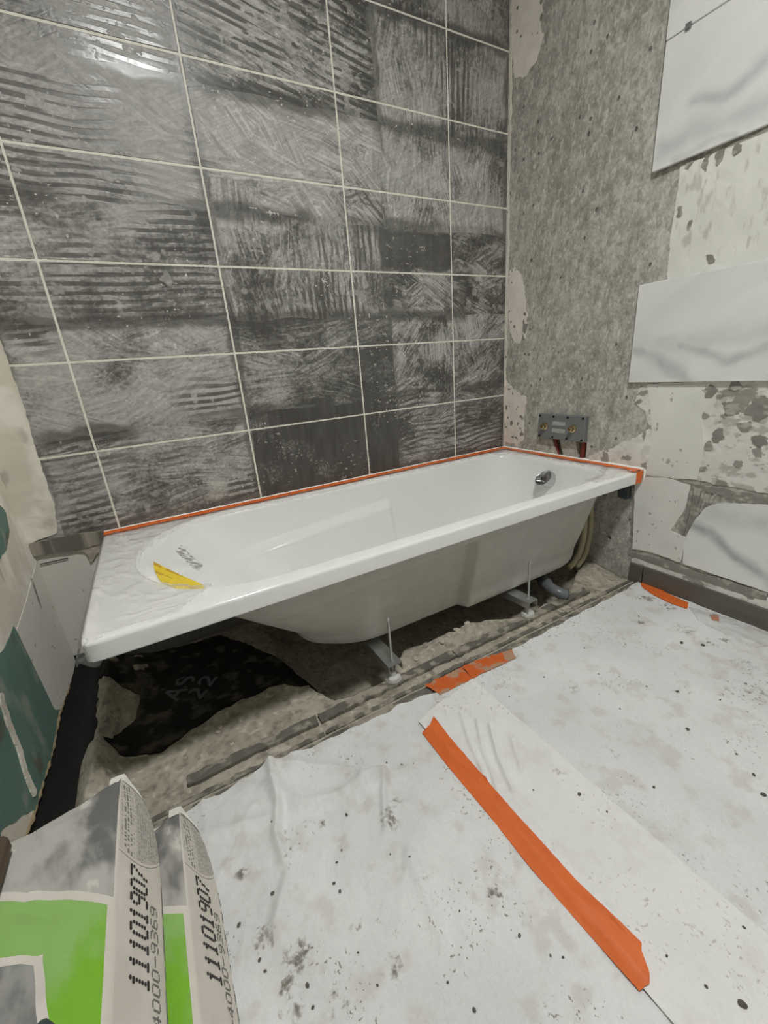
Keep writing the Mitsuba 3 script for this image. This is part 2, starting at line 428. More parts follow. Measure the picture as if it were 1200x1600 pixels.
def cloth(p, n, uv):
    x, y = p.x, p.y
    fib = noise(x * 520, y * 190, 1.0) * 0.5 + noise(x * 190, y * 520, 4.0) * 0.5
    c = mix(C3(226, 227, 226), C3(205, 206, 205), 0.55 * soft(fbm(x * 7, y * 7, 3.0, 4), 2.0) + 0.45 * fib)
    fine = fbm(x * 210, y * 210, 6.0, 3)
    d = 0.40 * smoothstep(0.52, 0.80, fbm(x * 30, y * 30, 2.0, 5))
    speck = smoothstep(0.70, 0.80, fine) * smoothstep(0.48, 0.66, fbm(x * 11, y * 11, 8.0, 4))
    near = mi.Float(0)
    for a, b, r, s in STAINS:
        near = dr.maximum(near, s * dr.exp(-(dr.square(x - a) + dr.square(y - b)) / (r * r)))
    st = smoothstep(0.50, 0.80, 0.45 * fine + 0.55 * fbm(x * 80, y * 80, 5.0, 4) + 0.26 * near - 0.08) * smoothstep(0.08, 0.6, near)
    c = mix(c, C3(182, 177, 166), d)
    return mix(c, C3(104, 97, 84), dr.clip(0.85 * st + 0.75 * speck, 0, 0.9))


def cloth_bump(p, n, uv):
    return 0.5 * fbm(p.x * 110, p.y * 110, 2.0, 3) + fbm(p.x * 28, p.y * 22, 5.0, 3)


mat('m_cloth', cloth, rough=0.95, spec=0.1, bump=cloth_bump, bump_scale=0.003)
mat('m_cloth_new', lambda p, n, uv: mix(cloth(p, n, uv), C3(236, 236, 230), 0.45), rough=0.95, spec=0.1, bump=cloth_bump, bump_scale=0.0025)
mat('m_tape', lambda p, n, uv: mix(C3(222, 112, 50), C3(206, 98, 42), fbm(p.x * 30, p.y * 30, p.z * 30)), rough=0.55, spec=0.4)
mat('m_tape_dusty', lambda p, n, uv: mix(C3(200, 98, 48), C3(170, 142, 118), 0.9 * smoothstep(0.44, 0.60, fbm(p.x * 36, p.y * 36, 3.0, 4))), rough=0.8, spec=0.2)
mat('m_caulk', rgb=lin(244, 242, 236), rough=0.4, spec=0.5)
mat('m_acrylic', rgb=lin(229, 230, 228), rough=0.16, spec=0.5)
mat('m_resin', lambda p, n, uv: mix(C3(186, 184, 177), C3(174, 172, 165), fbm(p.x * 30, p.y * 30, p.z * 30, 3)), rough=0.55, spec=0.4)
mat('m_chrome', rgb=lin(205, 208, 210), rough=0.12, metallic=1.0)
mat('m_zinc', lambda p, n, uv: mix(C3(205, 208, 208), C3(176, 179, 178), fbm(p.x * 60, p.y * 60, p.z * 60)), rough=0.35, metallic=0.9)
mat('m_grey_plastic', rgb=lin(112, 114, 114), rough=0.5)
mat('m_foot', rgb=lin(196, 197, 192), rough=0.5)
mat('m_dark_plastic', rgb=lin(62, 72, 74), rough=0.5)
mat('m_black', rgb=lin(24, 24, 23), rough=0.8)
mat('m_brass', rgb=lin(190, 172, 138), rough=0.28, metallic=1.0)
mat('m_label_window', lambda p, n, uv: mix(C3(176, 177, 172), C3(146, 147, 144), fbm(p.y * 160, p.z * 160, 2.0, 3)), rough=0.6)
mat('m_red_conduit', rgb=lin(112, 48, 38), rough=0.6)
mat('m_hose', lambda p, n, uv: mix(C3(178, 170, 140), C3(150, 142, 116), fbm(p.x * 40, p.y * 40, p.z * 20)), rough=0.6)
mat('m_pipe', rgb=lin(104, 108, 112), rough=0.3)
mat('m_pebble', lambda p, n, uv: mix(C3(70, 68, 64), C3(104, 100, 94), fbm(p.x * 200, p.y * 200, p.z * 200)), rough=0.8)
mat('m_rubble', lambda p, n, uv: mix(C3(196, 188, 174), C3(160, 152, 138), fbm(p.x * 90, p.y * 90, p.z * 90)), rough=0.95)
mat('m_wood', lambda p, n, uv: mix(C3(104, 88, 72), C3(66, 54, 44), fbm(p.x * 140, p.y * 10, p.z * 140, 3)), rough=0.8)
mat('m_paint_white', rgb=lin(226, 224, 216), rough=0.9, spec=0.2)
mat('m_yellow_sticker', lambda p, n, uv: mix(C3(236, 206, 40), C3(190, 146, 30), 0.75 * smoothstep(0.5, 0.62, noise(p.y * 70, p.z * 240 + p.x * 240)) * smoothstep(0.35, 0.5, noise(p.y * 22, p.z * 50))), rough=0.5)
mat('m_paper_label', lambda p, n, uv: mix(C3(226, 226, 222), C3(120, 120, 122), 0.75 * smoothstep(0.40, 0.60, noise((p.y * 0.92 - p.x * 0.38) * 420, (p.x * 0.92 + p.y * 0.38) * 90))), rough=0.6)
scene['m_film'] = {'type': 'blendbsdf', 'weight': 0.10, 'a': {'type': 'thindielectric', 'int_ior': 1.45, 'ext_ior': 1.0}, 'b': {'type': 'twosided', 'bsdf': {'type': 'roughplastic', 'alpha': 0.12, 'diffuse_reflectance': {'type': 'rgb', 'value': lin(240, 240, 238)}}}}
mat('m_ink', rgb=lin(62, 60, 60), rough=0.9, spec=0.1)
mat('m_ink_grey', rgb=lin(122, 120, 118), rough=0.9, spec=0.1)

# ------------------------------------------------------------------ the setting
# back wall: grout bed, the old dark tiles (0.453 x 0.2514 m), plaster strip at the left end, white board below
HZ = 2.47


def T_trans(x, y, z):
    return trimesh.transformations.translation_matrix((x, y, z))


add('wall_back', cat_m(box(-3.1, 0.12, 0.0012, 0.15, 0.436, HZ), box(-3.1, 0.12, 0.03, 0.15, 0.3, 0.436)), 'm_grout', label='back wall of old dark grey tiles smeared with combed adhesive, pale grout joints', kind='structure')
xs = [-0.30 - 0.4533 * k for k in range(-1, 5)]
zs = [0.432 + 0.2514 * k for k in range(0, 9)]
J = 0.0029
for i in range(len(xs) - 1):
    xr, xl = min(xs[i], 0.0), max(xs[i + 1], -1.892)
    for k in range(len(zs) - 1):
        z0, z1 = zs[k], min(zs[k + 1], HZ)
        d = 0.0006 * random.random()
        add('wall_back__tile', bevel_box(xl + J, xr - J, -d, 0.006, z0 + J, z1 - J, 0.0012), 'm_wall_tile')
strip = [(-1.892, 0.446)] + [(-1.816, 0.463), (-1.802, 0.545), (-1.799, 0.632), (-1.797, 0.734), (-1.789, 0.821), (-1.790, 0.905), (-1.789, 0.972)] + [(-1.80, 1.25), (-1.81, 1.7), (-1.80, HZ), (-1.892, HZ)]
add('wall_back__plaster_strip', plate(ragged(strip, 0.004, 0.006, 70, 3), 0.007, 'y', 0.002, -1), 'm_filler', label='ragged cream plaster strip over the left ends of the tiles')
add('wall_back__base', box(-3.1, 0.12, 0.022, 0.15, -0.25, 0.43), 'm_slab', label='dark foot of the back wall behind the tub')
lower = sg.box(-1.892, 0.045, 0.001, 0.436)
add('wall_back__lower_board', plate(lower, 0.012, 'y', 0.006, 1), 'm_white_board', label='white board under the lowest tiles')
edge = ragged([(-1.887, 0.449), (-1.896, 0.410), (-1.801, 0.399), (-1.716, 0.401), (-1.691, 0.420), (-1.706, 0.442), (-1.804, 0.447)], 0.003, 0.006, 80, 5)
add('wall_back__broken_tile_edge', plate(edge, 0.016, 'y', 0.008, -1), 'm_dusty_tile', label='broken lower edge of the tiling above the white board')
add('wall_back__mortar_lump', plate(ragged([(-1.798, 0.401), (-1.750, 0.404), (-1.706, 0.409), (-1.744, 0.362), (-1.762, 0.346), (-1.765, 0.382)], 0.004, 0.004, 120, 8), 0.012, 'y', 0.008, -1), 'm_mortar')
add('wall_back__pencil_mark', cat_m(cyl((*[(-1.883, 0.377)][0][:1], 0.0, [(-1.883, 0.377)][0][1]), (*[(-1.813, 0.377)][0][:1], 0.0, [(-1.813, 0.377)][0][1]), 0.0016, 6)), 'm_ink', label='thin dark line with a cross end')

# right wall: concrete, with chases for the valve's pipes
chase1 = sg.Polygon([(-0.285, 0.508), (-0.325, 0.506), (-0.349, 0.438), (-0.323, 0.434)])
chase2 = sg.Polygon([(-0.405, 0.504), (-0.455, 0.505), (-0.455, 0.442), (-0.420, 0.437)])
hole = sg.Point(*[(-0.589, 0.136)][0]).buffer(0.008)
wall_r = sg.box(-2.42, -0.25, 0.0, HZ) - chase1 - chase2 - hole
cells = [plate(c_, 0.03, 'x', 0.0, 1) for c_ in (wall_r.intersection(sg.box(a, b, a + 0.2, b + 0.17)) for a in np.arange(-2.42, -0.001, 0.2) for b in np.arange(-0.25, HZ - 0.001, 0.17)) if c_.area > 1e-6]
add('wall_right', cat_m(*cells, box(0.03, 0.12, -2.42, 0.15, -0.25, HZ)), 'm_concrete', label='right wall of rough grey concrete, half stripped of its tiles', kind='structure')
k = 0
for poly in ([(0.004, 2.140), (-0.185, 2.027), (-0.143, 1.987), (-0.150, 1.899), (-0.142, 1.842), (-0.102, 1.832), (-0.072, 1.828), (-0.024, 1.846), (-0.010, 1.974)],
             [(-0.012, 1.201), (-0.052, 1.210), (-0.088, 1.185), (-0.108, 1.122), (-0.127, 1.021), (-0.117, 0.920), (-0.074, 0.903), (-0.026, 0.955), (-0.007, 1.089)],
             [(-0.008, 0.748), (-0.073, 0.700), (-0.135, 0.678), (-0.131, 0.592), (-0.128, 0.489), (-0.081, 0.457), (-0.011, 0.461)]):
    k += 1
    add('wall_right__plaster_patch', plate(ragged(poly, 0.013, 0.004, 60, 20 + k), 0.002, 'x', 0.0005, -1), 'm_pink_plaster', label='pinkish white plaster patch in the corner')
add('wall_right__plaster_patch', plate(ragged([(-0.455, 0.442), (-0.508, 0.475), (-0.571, 0.498), (-0.628, 0.533), (-0.668, 0.565), (-0.699, 0.421), (-0.630, 0.416), (-0.540, 0.424)], 0.012, 0.004, 70, 29), 0.002, 'x', 0.0005, -1), 'm_bare_plaster', label='pale plaster streaks above the right rim of the tub')
add('wall_right__corner_filler', plate(ragged([(-0.014, 0.43), (-0.014, 2.0), (-0.002, 2.0), (-0.002, 0.43)], 0.005, 0.006, 60, 31), 0.004, 'x', 0.0005, -1), 'm_pink_plaster', label='thin pale filler line in the corner of the tiled wall')
zone = {
    'white_plaster': ([(-0.679, 1.332), (-0.680, 1.273), (-0.677, 1.193), (-0.682, 1.107), (-0.688, 1.036)] + [(-1.42, 1.03), (-1.42, 1.36)], 'm_white_patch', 0.003, 0.006, 'white plaster between the upper marble tiles'),
    'worn_plaster': ([(-0.639, 0.725), (-0.702, 0.733)] + [(-1.42, 0.75), (-1.42, 0.418)] + [(-1.044, 0.421), (-0.880, 0.428), (-0.700, 0.417), (-0.677, 0.511), (-0.681, 0.601), (-0.667, 0.644), (-0.628, 0.669)], 'm_bare_plaster', 0.003, 0.007, 'white plaster worn to grey blotches under the middle marble tile'),
    'old_paint': ([(-0.665, 0.729), (-0.868, 0.728), (-0.845, 0.632), (-0.864, 0.534), (-0.862, 0.429), (-0.764, 0.421), (-0.699, 0.426), (-0.707, 0.537), (-0.688, 0.645)], 'm_old_paint', 0.0045, 0.004, 'smooth white patch beside the worn plaster'),
    'lower_paint': ([(-0.665, 0.386), (-0.701, 0.407), (-0.769, 0.420), (-0.846, 0.410), (-0.840, 0.319), (-0.825, 0.285), (-0.807, 0.234), (-0.859, 0.229), (-0.855, 0.130), (-0.766, 0.133), (-0.689, 0.123)], 'm_old_paint', 0.006, 0.003, 'white painted piece low on the wall left of the broken tile'),
    'lower_white_band': ([(-0.689, 0.061), (-0.692, 0.100), (-0.762, 0.110), (-0.871, 0.107)] + [(-1.42, 0.105), (-1.42, 0.068)], 'm_bare_plaster', 0.006, 0.004, 'white plaster band on top of the dark skirting'),
}
for nm, (poly, m_, t_, amp, lab) in zone.items():
    k += 1
    add('wall_right__' + nm, plate(ragged(poly, amp, 0.006, 50, 40 + k), t_, 'x', 0.0005, -1), m_, label=lab)
for px, r in zip([(-0.858, 0.706), (-0.912, 0.655), (-0.982, 0.658), (-0.891, 0.585), (-0.960, 0.606), (-0.876, 0.545), (-0.646, 0.670), (-0.917, 0.719), (-1.003, 0.569)], (.016, .024, .030, .020, .016, .012, .010, .016, .018)):
    k += 1
    add('wall_right__grey_scab', plate(ragged(sg.Point(px).buffer(r), r * 0.8, 0.004, 70, k), 0.0055, 'x', 0.0005, -1), 'm_grey_mortar')
for px, w, h in zip([(-0.796, 1.078), (-0.706, 1.328), (-0.746, 1.318), (-0.788, 1.321), (-0.820, 1.323), (-0.702, 1.218), (-0.732, 1.177)], (.014, .016, .012, .012, .012, .012, .008), (.012, .014, .022, .02, .014, .018, .014)):
    k += 1
    add('wall_right__grey_scab', plate(ragged(affinity.scale(sg.Point(px).buffer(1), w * 0.7, h * 0.9), w * 0.9, 0.003, 90, k), 0.0052, 'x', 0.0005, -1), 'm_grey_mortar')
# combed strip of adhesive right of the lower painted piece, rib by rib
for px0, px1 in (((1082,760),(1065,835)), ((1088,762),(1072,836)), ((1094,764),(1079,832)), ((1101,766),(1088,815)), ((1110,767),(1098,800))):
    pass
ribs = [(a, b) for a, b in zip([(-0.852, 0.409), (-0.863, 0.407), (-0.875, 0.405), (-0.888, 0.402), (-0.904, 0.401), (-0.920, 0.398), (-0.943, 0.399), (-0.965, 0.397), (-0.987, 0.397), (-1.006, 0.397), (-1.028, 0.398)],
                               [(-0.845, 0.225), (-0.857, 0.228), (-0.869, 0.242), (-0.877, 0.288), (-0.889, 0.325), (-0.906, 0.352), (-0.938, 0.372), (-0.961, 0.376), (-0.986, 0.378), (-1.006, 0.381), (-1.027, 0.384)])]
for a, b in ribs:
    k += 1
    line = sg.LineString([a, ((a[0] + b[0]) / 2 + 0.004 * random.uniform(-1, 1), (a[1] + b[1]) / 2), b]).buffer(0.0045)
    add('wall_right__adhesive_rib', plate(ragged(line, 0.003, 0.004, 90, k), 0.005, 'x', 0.0005, -1), 'm_grey_mortar')
add('wall_right__mortar_line', plate(ragged([(-0.691, 0.415), (-0.806, 0.413), (-0.900, 0.415), (-0.984, 0.416), (-1.045, 0.418), (-1.050, 0.391), (-0.972, 0.389), (-0.885, 0.395), (-0.788, 0.399), (-0.702, 0.398)], 0.004, 0.005, 70, 77), 0.004, 'x', 0.0005, -1), 'm_grey_mortar')
add('wall_right__mortar_line', plate(ragged([(-0.683, 0.108), (-0.715, 0.114), (-0.806, 0.117), (-0.928, 0.118), (-1.034, 0.122), (-1.098, 0.122), (-1.102, 0.097), (-1.022, 0.091), (-0.913, 0.090), (-0.810, 0.087), (-0.717, 0.093), (-0.688, 0.093)], 0.005, 0.005, 70, 78), 0.0075, 'x', 0.0005, -1), 'm_grey_mortar')
add('wall_right__edge_crack', plate(ragged([(-0.664, 0.371), (-0.683, 0.296), (-0.685, 0.194), (-0.680, 0.090), (-0.671, 0.087), (-0.671, 0.190), (-0.664, 0.291), (-0.653, 0.364)], 0.003, 0.004, 80, 79), 0.003, 'x', 0.0005, -1), 'm_grey_mortar')
# the new marble tiles: 0.60 x 0.30 m, standing proud on fresh adhesive
for (y0, y1, z0, z1, lab) in ((-1.212, -0.607, 1.344, 1.645, 'large white marble-look tile above the bare plaster'), (-1.212, -0.606, 1.648, 1.948, 'topmost white marble-look tile'),
                              (-1.212, -0.606, 0.736, 1.0405, 'white marble-look tile in the middle of the wall'), (-1.82, -1.214, 1.344, 1.645, None), (-1.82, -1.214, 1.648, 1.948, None), (-1.82, -1.214, 0.736, 1.0405, None),
                              (-1.212, -0.606, 1.951, 2.25, None), (-1.82, -1.214, 1.951, 2.25, None)):
    key = add('wall_right__marble_tile', bevel_box(-0.016, -0.006, y0, y1, z0, z1, 0.0012), 'm_marble', label=lab)
    add(key + '__adhesive_bed', plate(ragged([(y0 + .012, z0 + .012), (y1 - .006, z0 + .012), (y1 - .006, z1 - .012), (y0 + .012, z1 - .012)], 0.004, 0.02, 40, 5), 0.0065, 'x', 0.0, -1), 'm_grey_mortar')
add('wall_right__tile_spacer', bevel_box(-0.022, -0.012, *sorted([[(-0.658, 1.652)][0][0], [(-0.671, 1.652)][0][0]]), 1.640, 1.654, 0.001), 'm_grey_plastic', label='small grey tile spacer in the upper joint')
brk = [(-0.865, 0.130), (-0.856, 0.204), (-0.864, 0.249), (-0.875, 0.290), (-0.888, 0.318), (-0.902, 0.348), (-0.932, 0.367), (-1.050, 0.391)] + [(-1.30, 0.343), (-1.30, 0.127)] + [(-1.097, 0.126)]
add('wall_right__broken_marble_tile', plate(ragged(brk, 0.0015, 0.006, 60, 88), 0.009, 'x', 0.0005, -1), 'm_marble', label='old marble-look tile with a broken upper corner, low on the wall')
add('baseboard_right', bevel_box(-0.014, 0.0, -1.13, -0.742, -0.02, 0.071, 0.0015), 'm_base_tile', label='dark grey tile skirting along the right wall', kind='structure')
add('baseboard_right__tile', bevel_box(-0.014, 0.0, -0.738, -0.690, -0.02, 0.069, 0.0015), 'm_base_tile')
add('baseboard_right__tile', bevel_box(-0.014, 0.0, -1.585, -1.134, -0.02, 0.071, 0.0015), 'm_base_tile')
add('baseboard_right__tile', bevel_box(-0.014, 0.0, -2.04, -1.589, -0.02, 0.071, 0.0015), 'm_base_tile')
add('baseboard_right__tile', bevel_box(-0.014, 0.0, -2.30, -2.044, -0.02, 0.071, 0.0015), 'm_base_tile')

# left wall: plasterboard whose lower edge hangs over a dark gap; it ends at a doorway beside the sacks
WL = -1.89
def YL(p):
    return plate(p, 0.0125, 'x', WL, -1)
low_edge = [(-0.002, 0.012), (-0.093, 0.020), (-0.265, 0.042), (-0.426, 0.037), (-0.549, 0.048), (-0.592, 0.050)] + [(-0.66, 0.062), (-0.785, 0.066)]
board = sg.Polygon([(0.008, 0.03), *low_edge[1:], (-0.785, HZ), (0.008, HZ)])
add('wall_left', YL(ragged(board, 0.002, 0.01, 60, 9)), 'm_filler', label='left wall, plasterboard half covered in cream filler', kind='structure')
white = [(0.003, 0.014), (-0.262, 0.043), (-0.304, 0.074), (-0.325, 0.333), (-0.198, 0.349), (-0.004, 0.385), (0.000, 0.409)] + [(0.004, 0.425), (0.004, 0.04)]
add('wall_left__white_board', plate(ragged(white, 0.001, 0.01, 40, 91), 0.0015, 'x', WL, 1), 'm_white_board', label='bare white plasterboard beside the tub')
green = [(-0.332, 0.350), (-0.319, 0.317), (-0.301, 0.195), (-0.277, 0.052), (-0.426, 0.037), (-0.549, 0.048), (-0.589, 0.052), (-0.720, 0.149)] + [(-0.785, 0.07), (-0.785, 0.35), (-0.55, 0.36), (-0.42, 0.34)]
add('wall_left__green_board', plate(ragged(green, 0.005, 0.008, 40, 92), 0.0012, 'x', WL, 1), 'm_green_board', label='bare green moisture-resistant plasterboard')
add('wall_left__green_board', plate(ragged([(-0.105, 0.592), (-0.087, 0.569), (-0.115, 0.522), (-0.185, 0.492), (-0.243, 0.492), (-0.354, 0.522), (-0.212, 0.634)], 0.006, 0.005, 60, 93), 0.0012, 'x', WL, 1), 'm_green_board', label='small patch of bare green board in the filler')
cut = [np.array((WL - 0.006, y, z - 0.001)) for y, z in low_edge]
add('wall_left__cut_edge', tube(cut, lambda t: 0.0085 + 0.002 * np.sin(t * 140) * np.sin(t * 57 + 1), 8), 'm_board_core', smooth=50, label='rough yellowish cut edge of the plasterboard')
for a, b in (([(-0.099, 0.371), (-0.114, 0.291)]), ):
    add('wall_left__slot', plate(sg.LineString([a, b]).buffer(0.004), 0.002, 'x', WL + 0.0016, 1), 'm_grey_mortar', label='grey scored slot in the white board')
drip = [(-0.525, 0.289), (-0.546, 0.240), (-0.551, 0.195), (-0.555, 0.164), (-0.570, 0.126), (-0.576, 0.078)]
add('wall_left__filler_run', plate(ragged(sg.LineString(drip).buffer(0.008), 0.007, 0.005, 60, 95), 0.004, 'x', WL + 0.001, 1), 'm_filler', label='lumpy run of filler down the green board')
add('wall_left_rear', box(-1.98, -1.93, -0.785, 0.02, -0.25, HZ), 'm_slab', kind='structure', label='dark masonry behind the left plasterboard')
add('wall_left_front', box(-1.98, -1.89, -2.42, -1.75, -0.05, HZ), 'm_paint_white', kind='structure', label='left wall beyond the doorway')
add('wall_left_lintel', box(-1.98, -1.89, -1.75, -0.785, 2.05, HZ), 'm_paint_white', kind='structure', label='wall over the doorway')
add('wall_corridor', cat_m(box(-3.2, -3.1, -2.42, 0.15, -0.05, HZ)), 'm_slab', kind='structure', label='corridor wall beyond the doorway')
add('wall_front', box(-3.2, 0.12, -2.50, -2.40, -0.05, HZ), 'm_slab', kind='structure', label='front wall behind the viewer')
add('ceiling', box(-3.2, 0.12, -2.50, 0.15, HZ, HZ + 0.1), 'm_slab', kind='structure', label='white ceiling')

# floor: slab under the cloth, and the broken mortar bed under the tub
def edge_y(x):
    return np.interp(x, [-1.9, -1.80, -1.67, -1.52, -1.37, -1.27, -1.23, -1.215, -1.07, -1.04, -0.96, -0.90, -0.75, -0.62, -0.56, -0.515, -0.41, -0.33, -0.24, -0.12, 0.0],
                     [-.40, -.44, -.52, -.45, -.44, -.50, -.595, -.602, -.615, -.60, -.53, -.532, -.556, -.562, -.60, -.62, -.603, -.606, -.60, -.55, -.50])


gx, gy = np.arange(-1.93, 0.0005, 0.0075), np.arange(-0.80, 0.0155, 0.0075)
X, Y = np.meshgrid(gx, gy, indexing='ij')
q = np.stack([X, Y, 0 * X], -1)
ey = edge_y(X) + 0.02 * (nfbm(q * 30, 3, 4) - 0.5)
inside = 1 / (1 + np.exp(-(Y - ey - 0.010) / 0.0045))
depth = np.interp(X, [-1.93, -1.30, -1.22, -0.2, -0.05, 0], [0.035, 0.045, 0.11, 0.11, 0.05, 0.02])
Zf = -0.012 - inside * (depth + 0.02 * (nfbm(q * 8, 3, 2) - 0.5)) + 0.012 * (nfbm(q * 24, 4, 1) - 0.5) * np.clip((Y + 0.70) / 0.06, 0.15, 1)
Zf += 0.030 * np.exp(-((X + 0.78) / 0.13) ** 2 - ((Y + 0.585) / 0.03) ** 2) * (0.5 + nfbm(q * 45, 3, 6))          # rubble mound
Zf += 0.060 * np.exp(-((X + 1.80) / 0.030) ** 2) * np.clip((Y + 0.66) / 0.1, 0, 1) * (0.4 + nfbm(q * 22, 3, 8))      # spoil along the left wall
Zf += 0.05 * np.exp(-((X + 1.74) / 0.06) ** 2 - ((Y + 0.10) / 0.10) ** 2) * (0.5 + nfbm(q * 25, 3, 8))
Zf -= 0.10 / (1 + np.exp((X + 1.855) / 0.006)) * (Y > -0.74)                                                        # gap beside the wall
Zf += 0.03 * np.exp(-((X + 0.10) / 0.12) ** 2) * np.clip((Y + 0.66) / 0.08, 0, 1) * (0.3 + nfbm(q * 18, 3, 11))
Zf = np.where(Y < -0.755, -0.012, Zf)
bed = grid_sheet(gx, gy, np.stack([X, Y, Zf], -1), 0.03)
add('floor', cat_m(box(-3.15, 0.05, -2.45, -0.795, -0.2, -0.0115), box(-3.15, 0.05, -0.8, 0.1, -0.26, -0.2)), 'm_slab', label='bare floor slab', kind='structure')
add('floor__mortar_bed', bed, 'm_mortar', smooth=True, label='broken beige mortar bed under the tub')
# what is left of the floor tiles along the ledge
row = 0
for (y0, y1, seed) in ((-0.76, -0.7145, 2), (-0.706, -0.693, 3), (-0.662, -0.632, 4)):
    cuts = [-1.70, -1.297, -0.845, -0.392, -0.004]
    for a, b in zip(cuts[:-1], cuts[1:]):
        row += 1
        if seed == 4 and a < -1.5:
            a = -1.62
        if seed == 4 and b > -0.1:
            b = -0.20
        poly = ragged(sg.box(a + 0.003, y0, b - 0.003, y1), 0.0015 if seed == 2 else 0.005, 0.006, 60, 100 + row)
        add('floor__tile', plate(poly, 0.010, 'z', -0.0155 + (0.001 if seed < 4 else 0.004), 1), 'm_dusty_tile')
add('floor__grout_line', box(-1.75, -0.002, -0.7135, -0.707, -0.02, -0.0062), 'm_mortar', label='pale grout line between the tile strips')
# black sheet with chalked letters, left under the tub
blk = ragged([(-1.846, 0.010), (-1.672, 0.008), (-1.445, -0.016), (-1.309, -0.271), (-1.230, -0.441), (-1.286, -0.469), (-1.372, -0.426), (-1.508, -0.404), (-1.671, -0.476), (-1.759, -0.445), (-1.796, -0.397), (-1.738, -0.310), (-1.722, -0.217), (-1.821, -0.099)], 0.012, 0.008, 30, 61)
tri = trimesh.creation.triangulate_polygon(blk, engine='earcut')
bm = trimesh.Trimesh(np.c_[tri[0], np.zeros(len(tri[0]))], tri[1])
for _ in range(3):
    bm = bm.subdivide()
from scipy.interpolate import RegularGridInterpolator
hz = RegularGridInterpolator((gx, gy), Zf, bounds_error=False, fill_value=-0.03)
v = np.array(bm.vertices)
v[:, 2] = hz(v[:, :2]) + 0.006
top = trimesh.Trimesh(v, bm.faces)
low = trimesh.Trimesh(v - [0, 0, 0.004], np.array(bm.faces)[:, ::-1])
add('floor__black_membrane', cat_m(top, low), 'm_black_sheet', smooth=True, label='black membrane with chalked letters, under the left end of the tub')
o = [(-1.625, -0.293), (-1.542, -0.204), (-1.565, -0.334), (-1.481, -0.251)]
def floor_text(s, p, d, h):
    m = meshkit.text_mesh(s, h, 0.0012, bold=True)
    ang = math.degrees(math.atan2(d[1] - p[1], d[0] - p[0]))
    m = m.subdivide()
    m.apply_transform(trimesh.transformations.rotation_matrix(math.radians(ang), (0, 0, 1)))
    v = np.array(m.vertices)
    v[:, :2] += p
    v[:, 2] += hz(v[:, :2]) + 0.0064
    m.vertices = v
    return m
uy = np.linspace(-0.74, 0.01, 90)
ux = np.array([-1.902, -1.893, -1.880, -1.862, -1.848, -1.838, -1.83])
uz = np.array([0.060, 0.030, 0.004, -0.018, -0.024, -0.022, -0.028])
PU = np.zeros((7, 90, 3))
PU[..., 0], PU[..., 1], PU[..., 2] = ux[:, None], uy[None], uz[:, None]
PU[..., 2] += 0.020 * (nfbm(PU * np.array([30, 16, 0]), 3, 41) - 0.5)
PU[5:, :, 0] += 0.05 * (nfbm(PU[5:] * np.array([0, 13, 0]), 3, 44) - 0.5)
add('floor__black_membrane', grid_sheet(None, None, PU, 0.004), 'm_black', smooth=True, label='black membrane turned up against the foot of the left wall')
add('floor__black_membrane__lettering', floor_text('AS', o[0], o[1], 0.056), 'm_chalk_print')
add('floor__black_membrane__lettering', floor_text('22', o[2], o[3], 0.056), 'm_chalk_print')

# ------------------------------------------------------------------ bathtub
RZ, TX0, TX1, TY0, TY1, YC = 0.43, -1.705, -0.006, -0.690, -0.008, -0.348
NT = 420
th = np.linspace(0, 2 * np.pi, 4001)[:-1]


def outline(xl, cl, nl, xr, cr, nr, b, grow=0.0, n=NT, yc=YC):
    """a rounded outline: left and right halves are superellipses around cl and cr, joined by straight sides; the same parameter on every outline"""
    xl, xr, b = xl - grow, xr + grow, b + grow
    nL, nS, nR = int(n * 0.30), int(n * 0.20), 0
    nR = n - nL - 2 * nS
    tl = np.pi / 2 + np.pi * np.arange(nL) / nL
    tr = -np.pi / 2 + np.pi * np.arange(nR) / nR

    def arc(t, c, a, e):
        r = (np.abs(np.cos(t)) ** e + np.abs(np.sin(t)) ** e) ** (-1 / e)
        return np.stack([c + a * r * np.cos(t), yc + b * r * np.sin(t)], -1)
    s = np.arange(nS) / nS
    front = np.stack([cl + (cr - cl) * s, np.full(nS, yc - b)], -1)
    back = np.stack([cr + (cl - cr) * s, np.full(nS, yc + b)], -1)
    return np.vstack([arc(tl, cl, cl - xl, nl), front, arc(tr, cr, xr - cr, nr), back])


def rect_outline(g=0.0, e=40):
    return outline(TX0 - g, -1.30, e, TX1 + g, -0.38, e, (TY1 - TY0) / 2 + g, yc=(TY0 + TY1) / 2)


def basin(f, grow=0.0):
    L = lambda a, b: a + (b - a) * f
    return outline(L(-1.61, -1.17), L(-1.30, -0.98), L(2.15, 2.6), L(-0.066, -0.140), L(-0.36, -0.38), L(5.0, 4.2), L(0.2875, 0.205), grow)


def sm(a, b, x):
    t = np.clip((x - a) / (b - a), 0, 1)
    return t * t * (3 - 2 * t)


def arm(r):
    """the armrests: below a line the long sides step inwards, left of x = -0.73"""
    x, y, z = r.T
    zl = 0.335 + 0.08 * (x + 0.72)
    w = sm(-0.712, -0.735, x) * sm(-1.50, -1.15, x) * sm(zl + 0.010, zl - 0.016, z) * sm(0.07, 0.19, np.abs(y - YC))
    return np.stack([x, y - np.sign(y - YC) * 0.036 * w, z], -1)


def ring(o, z):
    return np.c_[o, np.full(len(o), z)]


D = 0.352
prof = []                                     # (inset share, depth) from the opening down to the floor of the basin
for t in np.linspace(0.03, 1, 52):
    prof.append((0.80 * (t ** 1.15), 0.84 * t))
for a in np.linspace(0, np.pi / 2, 14)[1:]:
    prof.append((0.80 + 0.28 * (1 - math.cos(a)) * 0.72, 0.84 + 0.16 * math.sin(a)))
rings = []
